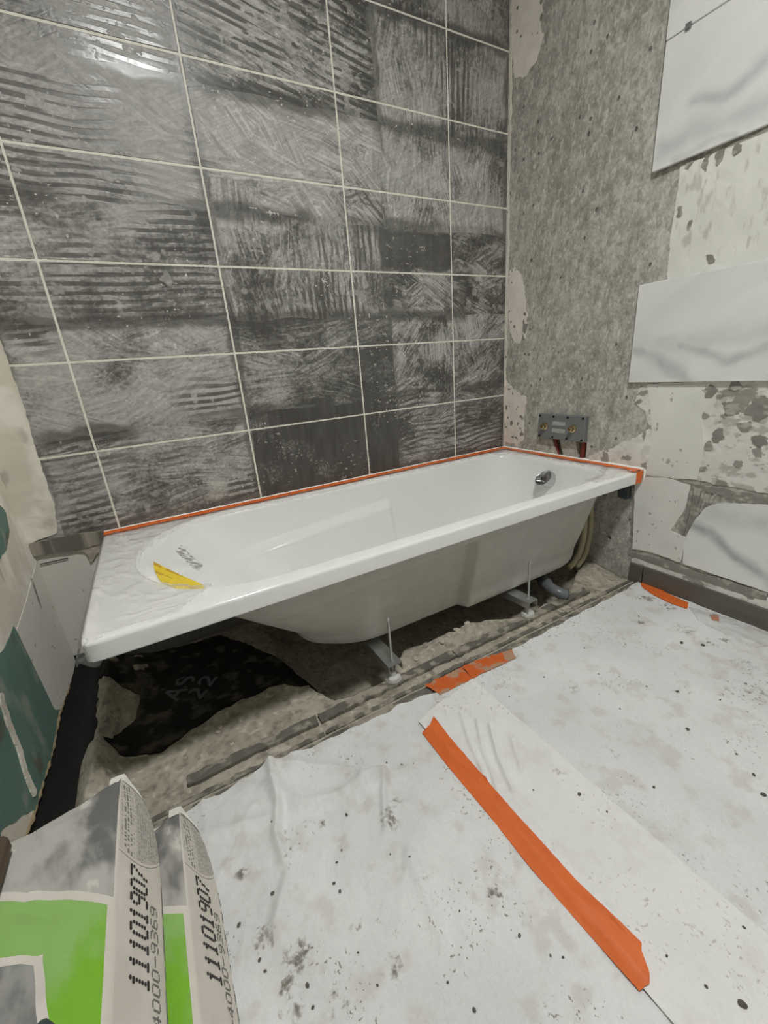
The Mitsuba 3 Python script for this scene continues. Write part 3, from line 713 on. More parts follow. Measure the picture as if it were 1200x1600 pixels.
# outside, from the bottom up to the rim, then over the rim and into the basin
out_rings = [arm(ring(basin(f, 0.008), RZ - D * d - 0.008 if d > 0.9 else RZ - D * d - 0.008 * d / 0.9)) for f, d in prof]
bottom = [np.c_[(r[:, :2] - c) * s + c, r[:, 2]] for r, s, c in ((out_rings[-1], s, np.array([-0.68, YC])) for s in (0.05, 0.4, 0.8))]
rings += bottom + out_rings[::-1]
rings += [ring(basin(0, 0.012), RZ - 0.008), ring(rect_outline(-0.006), RZ - 0.010), ring(rect_outline(-0.006), RZ - 0.040), ring(rect_outline(-0.001), RZ - 0.041), ring(rect_outline(0), RZ - 0.039),
          ring(rect_outline(0), RZ - 0.008), ring(rect_outline(-0.0012), RZ - 0.0035), ring(rect_outline(-0.004), RZ - 0.0008), ring(rect_outline(-0.008), RZ)]
n_o = rect_outline(-0.008)
n_i = basin(0, 0.016)
for s in (0.33, 0.66):
    rings.append(ring(n_o + (n_i - n_o) * s, RZ))
rings += [ring(n_i, RZ), ring(basin(0, 0.010), RZ - 0.0015), ring(basin(0, 0.005), RZ - 0.005), ring(basin(0, 0.001), RZ - 0.0095)]
rings += [arm(ring(basin(f), RZ - D * d)) for f, d in prof[1:]]
last = rings[-1]
rings += [np.c_[(last[:, :2] - c) * s + c, last[:, 2] - 0.002 * (1 - s)] for s, c in ((s, np.array([-0.68, YC])) for s in (0.8, 0.5, 0.25, 0.05))]
n_out = 3 + len(out_rings) + 1
tub_out = loft(rings[:n_out], True, False)
tub = loft(rings[n_out - 1:], False, True)
for part_ in (tub_out, tub):
    part_.fix_normals(multibody=False)
t_ = thing('bathtub', 'white acrylic bathtub resting on metal rails against the tiled wall', 'bathtub')
add('bathtub__shell', tub, 'm_acrylic', smooth=32)
add('bathtub__outer_shell', tub_out, 'm_resin', smooth=32, label='matt grey white outer side of the tub')
# chrome overflow on the inner right end
ax = np.array([-0.94, 0.0, 0.34])
oc = np.array([-0.084, -0.345, 0.350])
rr, seg = 0.034, 40
ang = np.arange(seg) * 2 * np.pi / seg
e1, e2 = np.array([0, 1.0, 0]), np.cross(ax, [0, 1.0, 0])
e2 *= np.sign(e2[2])
def circ(r, h, cut=0.0):
    return oc + np.outer(np.cos(ang) * r, e1) + np.outer(np.sin(ang) * r, e2) + np.outer(h + cut * (-np.sin(ang)), ax)
ov = loft([circ(rr + .002, -0.012), circ(rr + .002, 0.0), circ(rr, 0.010, .002), circ(rr, 0.032, 0.018), circ(rr - .0015, 0.0335, 0.018), circ(rr - .004, 0.032, 0.018), circ(rr - .004, 0.008), circ(0.004, 0.006)], True, True)
ov.fix_normals()
add('bathtub__overflow', ov, 'm_chrome', smooth=40, label='round chrome overflow cover on the right inner end')


def backrest(u, w):
    """a point of the inner backrest: u is y, w the inset share; looked up on the basin's outline"""
    k = np.clip(w / 0.80, 1e-6, 1) ** (1 / 1.15)
    o = basin(w)
    left = o[(o[:, 0] < -0.98)]
    order = np.argsort(left[:, 1])
    return np.array([np.interp(u, left[order, 1], left[order, 0]), u, RZ - D * 0.84 * k])


def sticker(pts, n=14, lift=0.0012):
    """a thin sticker on the backrest spanned by four corners (u, w)"""
    P = np.zeros((n, n, 3))
    for i in range(n):
        for j in range(n):
            a, b = i / (n - 1), j / (n - 1)
            u, w = (np.array(pts[0]) * (1 - a) + np.array(pts[1]) * a) * (1 - b) + (np.array(pts[3]) * (1 - a) + np.array(pts[2]) * a) * b
            p = backrest(u, w)
            P[i, j] = p + np.array([0.6, 0, 0.8]) * lift
    return grid_sheet(None, None, P, 0.0008)


add('bathtub__warning_sticker', sticker([(-0.283, 0.056), (-0.305, 0.300), (-0.43, 0.33), (-0.41, 0.085)]), 'm_yellow_sticker', smooth=True, label='yellow sticker on the backrest')
add('bathtub__paper_label', sticker([(-0.158, 0.091), (-0.20, 0.262), (-0.236, 0.259), (-0.187, 0.099)]), 'm_paper_label', smooth=True, label='small white label with grey print')

# support rails with threaded rods and feet
for (x, tw, lab) in ((-1.056, 0.0, 'left zinc support rail with threaded rod and foot under the tub'), (-0.505, 5.0, 'right zinc support rail with threaded rod and foot under the tub')):
    r = thing('support_rail', lab, 'support rail')
    w, h, t, y0, y1, zt = 0.0225, 0.024, 0.0018, -0.655, -0.10, 0.060
    prof_ = sg.Polygon([(-w, 0), (w, 0), (w, -h), (w - t, -h), (w - t, -t), (-w + t, -t), (-w + t, -h), (-w, -h)])
    m = trimesh.creation.extrude_polygon(prof_, y1 - y0, engine='earcut')
    vv = np.array(m.vertices)
    m.vertices = np.stack([vv[:, 0] + x, y0 + vv[:, 2], zt + vv[:, 1]], -1)
    m.fix_normals()
    Rz = trimesh.transformations.rotation_matrix(math.radians(tw), (0, 0, 1), (x, -0.63, 0))
    m.apply_transform(Rz)
    add(r + '__channel', m, 'm_zinc')
    ry = -0.634
    rod = trimesh.util.concatenate([cyl((x, ry, 0.004), (x, ry, 0.205), 0.0034, 14)] + [trimesh.creation.torus(0.0034, 0.0007, 14, 6) .apply_translation((x, ry, z)) for z in np.arange(0.07, 0.203, 0.0036)])
    add(r + '__threaded_rod', rod, 'm_zinc', smooth=40)
    nut = trimesh.creation.cylinder(radius=0.0075, height=0.007, sections=6)
    nut.apply_translation((x, ry, zt + 0.0035))
    add(r + '__nut', nut, 'm_zinc')
    f1 = trimesh.creation.revolve(np.array([(0, -.014), (.024, -.014), (.024, -.004), (.021, .004), (.010, .008), (.009, .022), (0, .022)]), sections=28)
    f1.apply_translation((x, ry, 0.004))
    add(r + '__foot', f1, 'm_foot', smooth=35)

# sealant bead and orange tape along the tub
def bead(pts, r):
    return tube(pts, lambda t: r * (1 + 0.18 * np.sin(t * 31) * np.sin(t * 83 + 2)), 9)
add('caulk_bead', bead([(-1.704, -0.004, 0.4335), (-1.2, -0.004, 0.4345), (-0.6, -0.004, 0.4345), (-0.012, -0.004, 0.4345)], 0.0052), 'm_caulk', smooth=True, label='white sealant bead along the back rim of the tub under the dark tiles', cat='sealant')
add('caulk_bead', cat_m(bead([(-0.0045, -0.006, 0.435), (-0.0045, -0.3, 0.435), (-0.0045, -0.66, 0.435), (-0.0045, -0.688, 0.435)], 0.0065), bead([(-0.003, -0.693, 0.436), (-0.003, -0.695, 0.415), (-0.003, -0.694, 0.392)], 0.004)), 'm_caulk', smooth=True, label='white sealant bead along the right rim of the tub under the concrete', cat='sealant')


def strip_mesh(path, wfun, z, thick=0.0008, n=120, lift=None):
    """tape: a flat band along a 2-D path"""
    p = np.array(path, float)
    t = np.concatenate([[0], np.cumsum(np.linalg.norm(np.diff(p, axis=0), axis=1))])
    s = np.linspace(0, t[-1], n)
    c = np.stack([np.interp(s, t, p[:, 0]), np.interp(s, t, p[:, 1])], -1)
    d = np.gradient(c, axis=0)
    d /= np.linalg.norm(d, axis=1, keepdims=True)
    nn = np.stack([-d[:, 1], d[:, 0]], -1)
    P = np.zeros((n, 5, 3))
    for j, f in enumerate(np.linspace(0, 1, 5)):
        lo, hi = wfun(s / t[-1])
        P[:, j, :2] = c + nn * (lo + (hi - lo) * f)[:, None]
    P[..., 2] = z if not callable(z) else z(P[..., 0], P[..., 1])
    return grid_sheet(None, None, P, thick)


def wav(s, k, seed):
    return 0.5 * np.sin(s * k + seed) + 0.5 * np.sin(s * k * 2.7 + seed * 2)


add('masking_tape', strip_mesh([(-1.702, -0.010), (-0.012, -0.010)], lambda s: (-0.032 - 0.002 * wav(s, 40, 1), 0.0 * s), 0.4375), 'm_tape', label='orange tape along the back rim of the tub under the dark tiles', cat='tape')
rt = thing('masking_tape', 'orange tape along the right rim of the tub, folded over its front corner', 'tape')
labels[rt]['label'] = 'orange tape along the right rim of the tub, folded over its front corner'
add(rt + '__rim_strip', strip_mesh([(-0.0135, -0.016), (-0.0135, -0.688)], lambda s: (-0.026 - 0.004 * wav(s, 30, 2) - 0.012 * sm(.93, .97, s), 0.0 * s), 0.4375), 'm_tape')
fl = ragged([(-0.045, 0.4345), (-0.008, 0.4345), (-0.008, 0.3885), (-0.043, 0.3895)], 0.0015, 0.004, 90, 66)
add(rt + '__corner_flap', plate(fl, 0.0008, 'y', TY0 - 0.0003, -1), 'm_tape')

# protective film over the rim, wrinkled, torn along the front
NF = 260
o_in, o_out = basin(0, 0.004), rect_outline(-0.004)
# the film runs from the front left, round the left end and the back, to the front right corner
idx = np.concatenate([np.arange(int(NT * 0.30) - 22, -1, -1), np.arange(NT - 1, int(NT * 0.50) + 12, -1)])
rows = []
for c, i in enumerate(idx):
    s = c / len(idx)
    hang = -0.02 - 0.16 * max(0, nfbm(np.array([s * 20.0, 0.3, 0.1]), 3, 5) - 0.45)
    outer = 1.0
    if o_out[i, 1] < TY0 + 0.02:
        outer = 0.93 + 0.03 * math.sin(c * 0.9)
    us = np.concatenate([np.linspace(hang, 0, 7)[:-1], np.linspace(0, outer, 29)])
    row_ = []
    for u in us:
        p = o_in[i] + (o_out[i] - o_in[i]) * u
        z = RZ + 0.0035
        if u < 0:
            z = RZ + 0.002 + 1.6 * u * 0.12
        row_.append((p[0], p[1], z))
    if o_out[i, 0] < TX0 + 0.02:
        for k_ in (1, 2, 3):
            row_.append((TX0 - 0.004 * k_ - 0.002, o_out[i, 1], RZ + 0.004 - 0.016 * k_))
    else:
        for k_ in (1, 2, 3):
            row_.append(tuple(np.array(row_[-1]) + [0, 0, 0]) if False else (row_[34][0], row_[34][1], RZ + 0.0035))
    rows.append(row_)
P = np.array(rows)
rg = np.abs(nfbm(P * np.array([26, 34, 20]), 4, 8) - 0.5)
P[..., 2] += 0.003 * np.clip(nfbm(P * 45, 3, 3) - 0.35, 0, 1) + 0.0065 * np.clip(0.10 - rg, 0, 1) / 0.10 * nfbm(P * 9, 2, 5)
add('protective_film', grid_sheet(None, None, P), 'm_film', smooth=True, label='crinkled clear protective film over the left end and rim of the tub', cat='plastic film')

# ------------------------------------------------------------------ bath tap box and pipes on the right wall
vb = thing('valve_box', 'grey metal tap mounting box with two brass fittings on the concrete wall', 'tap box')
vy0, vy1, vz0, vz1 = -0.457, -0.229, 0.509, 0.611
add(vb + '__plate', bevel_box(-0.024, 0.0, vy0, vy1, vz0, vz1, 0.003), 'm_grey_plastic')
for y in (-0.268, -0.405):
    f1 = trimesh.creation.revolve(np.array([(0, 0), (.015, 0), (.015, .004), (.010, .006), (.010, .020), (.007, .021), (.0065, .012), (0, .012)]), sections=26)
    f1.apply_transform(trimesh.transformations.rotation_matrix(-math.pi / 2, (0, 1, 0)))
    f1.apply_translation((-0.024, y, 0.560))
    add(vb + '__brass_fitting', f1, 'm_brass', smooth=35)
for z in (0.575, 0.545):
    add(vb + '__label_window', bevel_box(-0.0255, -0.023, -0.368, -0.303, z - 0.0085, z + 0.0085, 0.001), 'm_label_window')
for y in np.linspace(vy0 + 0.010, vy1 - 0.010, 4):
    for z in (vz0 + 0.008, vz1 - 0.008):
        s_ = trimesh.creation.cylinder(radius=0.0045, height=0.003, sections=12)
        s_.apply_transform(trimesh.transformations.rotation_matrix(math.pi / 2, (0, 1, 0)))
        s_.apply_translation((-0.025, y, z))
        add(vb + '__screw', s_, 'm_black')
for y_t, y_b, lab in ((-0.288, -0.318, 'left red brown pipe sleeve below the tap box'), (-0.436, -0.432, 'right red brown pipe sleeve below the tap box')):
    add('pipe_sleeve', tube([(0.012, y_t, 0.53), (0.011, (y_t + y_b) / 2, 0.48), (0.010, y_b, 0.425)], 0.009, 12), 'm_red_conduit', smooth=True, label=lab, cat='pipe')
add('wall_bracket', bevel_box(-0.022, 0.0, *sorted([[(-0.615, 0.310)][0][0], [(-0.655, 0.324)][0][0]]), 0.318, 0.368, 0.002), 'm_dark_plastic', label='small dark bracket on the right wall under the tub corner', cat='bracket')
for pts, lab in (([(-0.063, 0.304), (-0.049, 0.228), (-0.046, 0.144), (-0.061, 0.071), (-0.116, 0.017)], 'right one of the two beige hoses hanging behind the tub end'), ([(-0.093, 0.266), (-0.090, 0.203), (-0.092, 0.125), (-0.113, 0.069), (-0.168, 0.028)], 'left one of the two beige hoses hanging behind the tub end')):
    add('hose', tube([(min(a + (0.010 if 'left' in lab else 0.004), -0.0125), -0.53, b) for i, (a, b) in enumerate(pts)], 0.0115, 12), 'm_hose', smooth=True, label=lab, cat='hose')
pp = [(-0.255, -0.441), (-0.305, -0.539), (-0.329, -0.606), (-0.308, -0.640)]
add('drain_pipe', tube([(a, b, z) for (a, b), z in zip(pp, (0.0, 0.012, 0.016, 0.004))], lambda t: np.where(np.abs(t - 0.11) < 0.02, 0.025, 0.021), 16), 'm_pipe', smooth=True, label='grey plastic drain pipe elbow lying under the tub', cat='pipe')

# ------------------------------------------------------------------ floor cloth, tape and debris
RIDGES = [([(-1.441, -0.726), (-1.452, -0.825), (-1.473, -0.886), (-1.474, -0.938)], .010, .010), ([(-1.449, -0.928), (-1.483, -0.980), (-1.513, -1.023)], .006, .012), ([(-1.222, -0.880), (-1.252, -0.922), (-1.286, -0.992)], .006, .008),
          ([(-1.453, -0.774), (-1.413, -0.853), (-1.350, -0.875), (-1.245, -0.883)], .008, .016), ([(-1.444, -0.714), (-1.323, -0.813), (-1.246, -0.884), (-1.180, -0.913)], .006, .014), ([(-1.321, -0.910), (-1.363, -0.983), (-1.379, -1.056)], .004, .02),
          ([(-1.272, -1.054), (-1.288, -1.154), (-1.294, -1.179)], .004, .012), ([(-1.586, -0.814), (-1.477, -0.840)], .004, .014)]
STRIP_RIDGES = [([(-0.954, -0.924), (-0.999, -0.998), (-1.028, -1.068)], .005, .006), ([(-0.987, -0.854), (-1.028, -0.939), (-1.057, -1.024)], .003, .005), ([(-0.967, -0.892), (-1.016, -0.968), (-1.050, -1.045)], .003, .005), ([(-0.937, -0.979), (-0.979, -1.048)], .003, .006)]


def ridge_h(X, Y, ridges):
    h = np.zeros_like(X)
    pts = [sg.LineString(r[0]) for r in ridges]
    import shapely
    P_ = shapely.points(np.stack([X.ravel(), Y.ravel()], -1))
    for l, (_, a, w) in zip(pts, ridges):
        d = shapely.distance(P_, l).reshape(X.shape)
        h += 1.9 * a * np.exp(-(d / w) ** 2)
    return h


def base_h(X, Y):
    q = np.stack([X, Y, 0 * X], -1)
    r1 = 1 - np.abs(2 * nfbm(q * np.array([9, 6, 1]), 3, 12) - 1)
    r2 = 1 - np.abs(2 * nfbm(q * np.array([26, 18, 1]), 3, 15) - 1)
    return 0.0015 + 0.007 * r1 ** 3 + 0.0028 * r2 ** 3 + 0.002 * nfbm(q * 30, 3, 13)


def left_h(X, Y):
    far = 0.25 + 0.75 * sm(-1.07, -1.18, X)
    return 0.0015 + (base_h(X, Y) - 0.0015) * far + ridge_h(X, Y, RIDGES)


def right_h(X, Y):
    return 0.0012 + 0.35 * (base_h(X + 3, Y + 1) - 0.0015)


def strip_h(X, Y):
    return 0.006 + 0.5 * base_h(X + 7, Y) + ridge_h(X, Y, STRIP_RIDGES)


def sheet(x0, x1, ytop, y1, hf, nx, ny, seed, x1f=None):
    u, w = np.linspace(0, 1, nx), np.linspace(0, 1, ny) ** 1.3
    U, W = np.meshgrid(u, w, indexing='ij')
    X = x0 + (x1 - x0) * U
    yt = ytop(X)
    Y = yt + (y1 - yt) * W
    Z = hf(X, Y)
    return grid_sheet(None, None, np.stack([X, Y, Z], -1)[:, ::-1], 0.0012)


def left_top(x):
    k = [(-1.663, -0.736), (-1.600, -0.732), (-1.568, -0.730), (-1.534, -0.733), (-1.475, -0.719), (-1.457, -0.719), (-1.440, -0.723), (-1.392, -0.722), (-1.306, -0.733), (-1.222, -0.739), (-1.148, -0.740), (-1.101, -0.735), (-1.047, -0.740), (-0.953, -0.759)]
    kx, ky = zip(*sorted(k))
    return np.interp(x, kx, ky) + 0.003 * np.sin(x * 90)


def right_top(x):
    return np.interp(x, [-1.0, -0.88, -0.83, -0.6, -0.34, -0.10, -0.001], [-.760, -.755, -.748, -.742, -.737, -.738, -.724]) + 0.002 * np.sin(x * 70)


add('floor_cloth', sheet(-1.875, -0.975, left_top, -2.2, left_h, 260, 300, 1), 'm_cloth', smooth=True, label='wrinkled white fleece floor cloth on the left, under the sacks', cat='floor cloth')
add('floor_cloth', sheet(-0.985, -0.016, right_top, -2.2, right_h, 200, 240, 2), 'm_cloth', smooth=True, label='flat white fleece floor cloth on the right, along the dark skirting', cat='floor cloth')


def strip_top(x):
    return np.interp(x, [-1.095, -1.02, -0.88], [-.815, -.795, -.776])


add('floor_cloth', sheet(-1.088, -0.879, strip_top, -1.75, strip_h, 70, 260, 3), 'm_cloth_new', smooth=True, label='brighter fleece strip overlapping both cloths, beside the long orange tape', cat='floor cloth')


def over_h(X, Y):
    return np.maximum(np.maximum(left_h(X, Y), np.where(X > -0.98, right_h(X, Y), 0)), np.where((X > -1.088) & (X < -0.879) & (Y < strip_top(X)), strip_h(X, Y), 0)) + 0.0016


# long tape: outline on the floor, laid on the cloth
tp = [(-1.099, -0.845), (-1.074, -0.843), (-1.052, -0.828), (-1.058, -0.940), (-1.060, -1.082), (-1.058, -1.242), (-1.047, -1.343), (-1.056, -1.348), (-1.069, -1.367), (-1.079, -1.373), (-1.095, -1.369), (-1.098, -1.305), (-1.103, -1.185), (-1.101, -1.084), (-1.101, -1.075), (-1.102, -0.949)]
def laid(poly, hf, thick=0.0008, sub=4):
    vv, ff = trimesh.creation.triangulate_polygon(poly, engine='earcut')
    m = trimesh.Trimesh(np.c_[vv, np.zeros(len(vv))], ff)
    for _ in range(12):
        e = m.edges_unique_length
        if e.max() < 0.02:
            break
        m = m.subdivide_to_size(0.02) if hasattr(m, 'subdivide_to_size') else m.subdivide()
    v = np.array(m.vertices)
    v[:, 2] = hf(v[:, 0], v[:, 1])
    m = trimesh.Trimesh(v, m.faces)
    m.merge_vertices()
    v = np.array(m.vertices)
    if m.face_normals[:, 2].mean() < 0:
        m.invert()
    return cat_m(m, trimesh.Trimesh(v - [0, 0, thick], np.array(m.faces)[:, ::-1]))


from shapely import segmentize
add('masking_tape', laid(segmentize(sg.Polygon(tp), 0.012), lambda X, Y: 0.0050 + (strip_h(X, Y) + 0.0015) * sm(-1.105, -1.075, X)), 'm_tape', smooth=True, label='long orange tape strip across the middle of the white floor cloth', cat='tape')
t1 = ragged([(-1.000, -0.714), (-0.985, -0.771), (-0.879, -0.774), (-0.868, -0.717)], 0.004, 0.005, 60, 71)
t2 = ragged([(-0.868, -0.717), (-0.877, -0.772), (-0.802, -0.774), (-0.712, -0.779), (-0.695, -0.744), (-0.780, -0.724)], 0.003, 0.005, 60, 72)
flat_h = lambda X, Y: np.maximum(over_h(X, Y), 0.002)
add('masking_tape', laid(segmentize(t1, 0.01), flat_h), 'm_tape_dusty', smooth=True, label='short dusty orange tape at the far edge of the left floor cloth', cat='tape')
add('masking_tape', laid(segmentize(t2, 0.01), lambda X, Y: flat_h(X, Y) + 0.001), 'm_tape_dusty', smooth=True, label='short orange tape at the far edge of the right floor cloth', cat='tape')
t3 = ragged([(-0.020, -0.740), (0.019, -0.751), (-0.012, -0.806), (-0.031, -0.912), (-0.072, -0.926), (-0.080, -0.875), (-0.068, -0.814), (-0.050, -0.765)], 0.003, 0.005, 70, 73)
add('masking_tape', laid(segmentize(t3, 0.01), lambda X, Y: right_h(X, Y) + 0.0022), 'm_tape', smooth=True, label='torn orange tape on the cloth at the foot of the dark skirting', cat='tape')
t4 = ragged([(-0.051, -0.984), (-0.033, -1.002), (-0.068, -1.021), (-0.082, -1.006)], 0.004, 0.005, 70, 74)
add('masking_tape', laid(segmentize(t4, 0.01), lambda X, Y: right_h(X, Y) + 0.0022), 'm_tape_dusty', smooth=True, label='small scrap of orange tape near the skirting', cat='tape')
cf = sg.Polygon([(-0.055, -0.923), (-0.028, -1.014), (-0.019, -1.126), (-0.020, -1.164), (-0.062, -1.178), (-0.133, -1.138), (-0.137, -1.061), (-0.116, -0.981)])
vv, ff = trimesh.creation.triangulate_polygon(segmentize(cf, 0.01), engine='earcut')
m = trimesh.Trimesh(np.c_[vv, np.zeros(len(vv))], ff).subdivide_to_size(0.012)
v = np.array(m.vertices)
v[:, 2] = right_h(v[:, 0], v[:, 1]) + 0.003 + 0.012 * np.clip(nfbm(v * 45, 3, 4) - 0.45, 0, 1)
add('plastic_scrap', trimesh.Trimesh(v, m.faces), 'm_film', smooth=True, label='crumpled clear plastic scrap on the cloth at the skirting', cat='plastic film')


def floor_top(x, y):
    X, Y = np.array([[x]]), np.array([[y]])
    if x < -0.98:
        h = left_h(X, Y)
    else:
        h = right_h(X, Y)
    if -1.088 < x < -0.879 and y < strip_top(x):
        h = np.maximum(h, strip_h(X, Y))
    return float(h[0, 0])


PEBBLES = [(p, r) for p, r in zip(
    [(-1.506, -0.980), (-1.341, -0.929), (-1.566, -0.989), (-1.409, -1.022), (-1.405, -1.039), (-1.392, -0.996), (-1.493, -1.119), (-1.547, -1.052), (-1.543, -1.069), (-1.303, -1.265), (-0.923, -1.147), (-0.995, -1.447), (-1.190, -1.240), (-0.479, -1.105), (-0.581, -1.179), (-0.782, -1.215), (-0.626, -1.336), (-0.592, -1.308), (-1.474, -0.858), (-1.376, -0.982), (-1.213, -0.867), (-1.187, -0.891), (-1.163, -0.902), (-1.276, -1.061), (-1.301, -1.033), (-1.494, -1.145), (-1.413, -1.125), (-1.168, -1.280), (-1.154, -1.291), (-1.016, -1.414), (-0.267, -1.009), (-0.232, -1.049), (-0.235, -0.862), (-0.514, -0.862), (-0.649, -1.059), (-0.840, -0.876), (-0.992, -1.091), (-0.909, -1.197), (-1.028, -1.369), (-0.898, -1.411), (-1.249, -1.168), (-1.316, -1.223), (-0.524, -1.053), (-0.423, -1.176), (-0.312, -1.185), (-0.580, -0.954), (-0.710, -0.879), (-0.565, -1.267), (-1.598, -0.999), (-1.405, -1.173)],
    [.0040,.0040,.0042,.0033,.0034,.0026,.0040,.0034,.0030,.0034,.0044,.0060,.0034,.0050,.0046,.0036,.0056,.0040,.0026,.0022,.0024,.0026,.0020,.0022,.0020,.0030,.0022,.0022,.0024,.0028,.0062,.0064,.0034,.0034,.0028,.0028,.0024,.0024,.0024,.0026,.0020,.0024,.0026,.0028,.0030,.0026,.0026,.0028,.0024,.0022])]
for k, ((x, y), r) in enumerate(PEBBLES):
    m = trimesh.creation.icosphere(subdivisions=1, radius=1.0)
    v = np.array(m.vertices)
    v *= (0.75 + 0.5 * nfbm(v * 1.3 + k * 5.1, 2, k))[:, None]
    v *= np.array([0.9, 0.68, 0.5]) * r
    m.vertices = v
    m.apply_transform(trimesh.transformations.rotation_matrix(k * 1.9, (0, 0, 1)))
    m.apply_translation((x, y, floor_top(x, y) + 0.4 * r))
    wh = 'bright fleece strip beside the long tape' if -1.088 < x < -0.879 and y < -0.80 else ('wrinkled left floor cloth' if x < -0.98 else 'flat right floor cloth')
    add('pebble', m, 'm_pebble', label='small dark stone crumb lying on the ' + wh, cat='pebble', group='stone crumbs on the ' + wh)
for k, ((x, y), r) in enumerate(zip([(-1.507, -0.597), (-1.532, -0.533), (-1.524, -0.520), (-0.992, -0.622), (-0.312, -0.594), (-0.262, -0.645), (-0.369, -0.673), (-0.158, -0.665), (-0.056, -0.649), (-0.105, -0.542), (-0.850, -0.594), (-0.729, -0.576), (-1.217, -0.649), (-1.605, -0.639), (-0.873, -0.536), (-0.781, -0.538), (-0.777, -0.584), (-0.952, -0.597), (0.026, -0.609)], [.005, .006, .006, .007, .005, .008, .007, .008, .007, .006, .010, .009, .006, .005, .012, .014, .010, .008, .007])):
    m = trimesh.creation.icosphere(subdivisions=1, radius=1.0)
    v = np.array(m.vertices)
    v *= (0.7 + 0.6 * nfbm(v * 1.3 + k * 7.7, 2, k))[:, None]
    v *= np.array([1.3, 1.0, 0.55]) * r
    m.vertices = v
    m.apply_transform(trimesh.transformations.rotation_matrix(k * 2.3, (0, 0, 1)))
    m.apply_translation((x, y, float(hz((x, y))) + 0.3 * r))
    add('mortar_crumb', m, 'm_rubble', label='pale crumb of broken mortar on the ledge under the tub', cat='rubble', group='mortar crumbs on the ledge')

# ------------------------------------------------------------------ the two sacks of adhesive
GUS = np.array([(0.0, 0.0), (0.006, -0.012), (0.014, -0.032), (0.022, -0.056), (0.029, -0.080), (0.033, -0.101), (0.029, -0.114), (0.010, -0.119)])   # the side fold: out from the upper crease, and down


def gusset(s):
    L = np.concatenate([[0], np.cumsum(np.linalg.norm(np.diff(GUS, axis=0), axis=1))])
    t = np.asarray(s) * L[-1]
    return np.stack([np.interp(t, L, GUS[:, 0]), np.interp(t, L, GUS[:, 1])], -1)


def sack_shape(y, yend):
    """(narrowing, thickness share) towards the far end"""
    d = np.clip((yend - y) / 0.16, 0, 1)
    return np.sqrt(1 - (1 - d) ** 2.2)


def sack(crease, zc, yend, length, width, seed, rise):
    def section(y):
        f = sack_shape(y, yend)
        g = gusset(np.linspace(0, 1, 26))
        th_ = 0.42 + 0.58 * f
        drop = -0.020 * (1 - f)
        right = np.stack([crease + g[:, 0] * (0.15 + 0.85 * f), zc + drop + g[:, 1] * th_], -1)
        wd = width - 0.01 * (1 - f)
        left = np.stack([crease - wd - g[:, 0] * (0.15 + 0.85 * f), zc + drop + g[:, 1] * th_], -1)[::-1]
        u = np.linspace(0, 1, 34)[1:-1]
        dome = rise * np.sin(np.pi * u) ** 0.8 * f
        bot = np.stack([right[-1, 0] + (left[0, 0] - right[-1, 0]) * u, np.full(32, right[-1, 1])], -1)
        topp = np.stack([left[-1, 0] + (right[0, 0] - left[-1, 0]) * u, zc + drop + dome[::-1]], -1)
        sec = np.vstack([right, bot, left, topp])
        P = np.c_[sec[:, 0], np.full(len(sec), y), sec[:, 1]]
        w = nfbm(P * 16 + seed, 3, seed) - 0.5
        ridge = np.abs(nfbm(P * np.array([11, 11, 6]) + seed * 3.3, 3, seed + 2) - 0.5)
        up = sm(zc - 0.02, zc + 0.004, P[:, 2]) * (P[:, 0] < crease - 0.012)
        P[:, 2] += up * (0.005 * w - 0.007 * (0.12 - ridge).clip(0) / 0.12) * min(1.0, rise / 0.02)
        # the far end bows back towards the corner at the left
        P[:, 1] -= 0.16 * np.clip((crease - P[:, 0]) / width, 0, 1) * (1 - f) * 0.5 + 0.35 * np.clip((crease - P[:, 0]), 0, 0.14) * sm(0.10, 0.0, yend - y)
        return P
    ys = np.concatenate([yend - 0.16 * (np.linspace(0, 1, 26) ** 1.6), np.linspace(yend - 0.165, yend - length, 70)])
    m = loft([section(y) for y in ys], True, True)
    m.fix_normals()
    return m


def gusset_point(crease, zc, yend, y, s):
    g = gusset(s)
    f = sack_shape(y, yend)
    return np.array([crease + g[..., 0] * (0.15 + 0.85 * f), y, zc - 0.020 * (1 - f) + g[..., 1] * (0.42 + 0.58 * f)])


def on_gusset(m2, crease, zc, yend, y0, s0, sscale, lift=0.0006):
    """wrap flat lettering (x along, y up) onto the side fold: x runs along +y of the room, up runs towards the crease"""
    L = np.linalg.norm(np.diff(GUS, axis=0), axis=1).sum()
    v = np.array(m2.vertices)
    out = np.zeros_like(v)
    for i, (a, b, c) in enumerate(v):
        s = np.clip(s0 - b / L, 0.0, 1.0)
        y = y0 + a
        p = gusset_point(crease, zc, yend, y, s)
        q_ = gusset_point(crease, zc, yend, y, min(s + 0.02, 1.0)) - gusset_point(crease, zc, yend, y, max(s - 0.02, 0.0))
        nrm = np.array([-q_[2], 0, q_[0]])
        nrm /= np.linalg.norm(nrm) + 1e-9
        if nrm[0] < 0:
            nrm = -nrm
        out[i] = p + nrm * (lift + c)
    m2.vertices = out
    return m2


DOTS = {'0': ['01110', '10001', '10001', '10001', '10001', '10001', '01110'], '1': ['00100', '01100', '00100', '00100', '00100', '00100', '01110'], '7': ['11111', '00001', '00010', '00100', '00100', '01000', '01000'],
        '9': ['01110', '10001', '10001', '01111', '00001', '00001', '01110'], '3': ['11110', '00001', '00001', '01110', '00001', '00001', '11110'], '6': ['01110', '10000', '10000', '11110', '10001', '10001', '01110'],
        '4': ['00010', '00110', '01010', '10010', '11111', '00010', '00010'], 'P': ['11110', '10001', '10001', '11110', '10000', '10000', '10000'], '-': ['00000', '00000', '00000', '11111', '00000', '00000', '00000'], ' ': ['00000'] * 7}


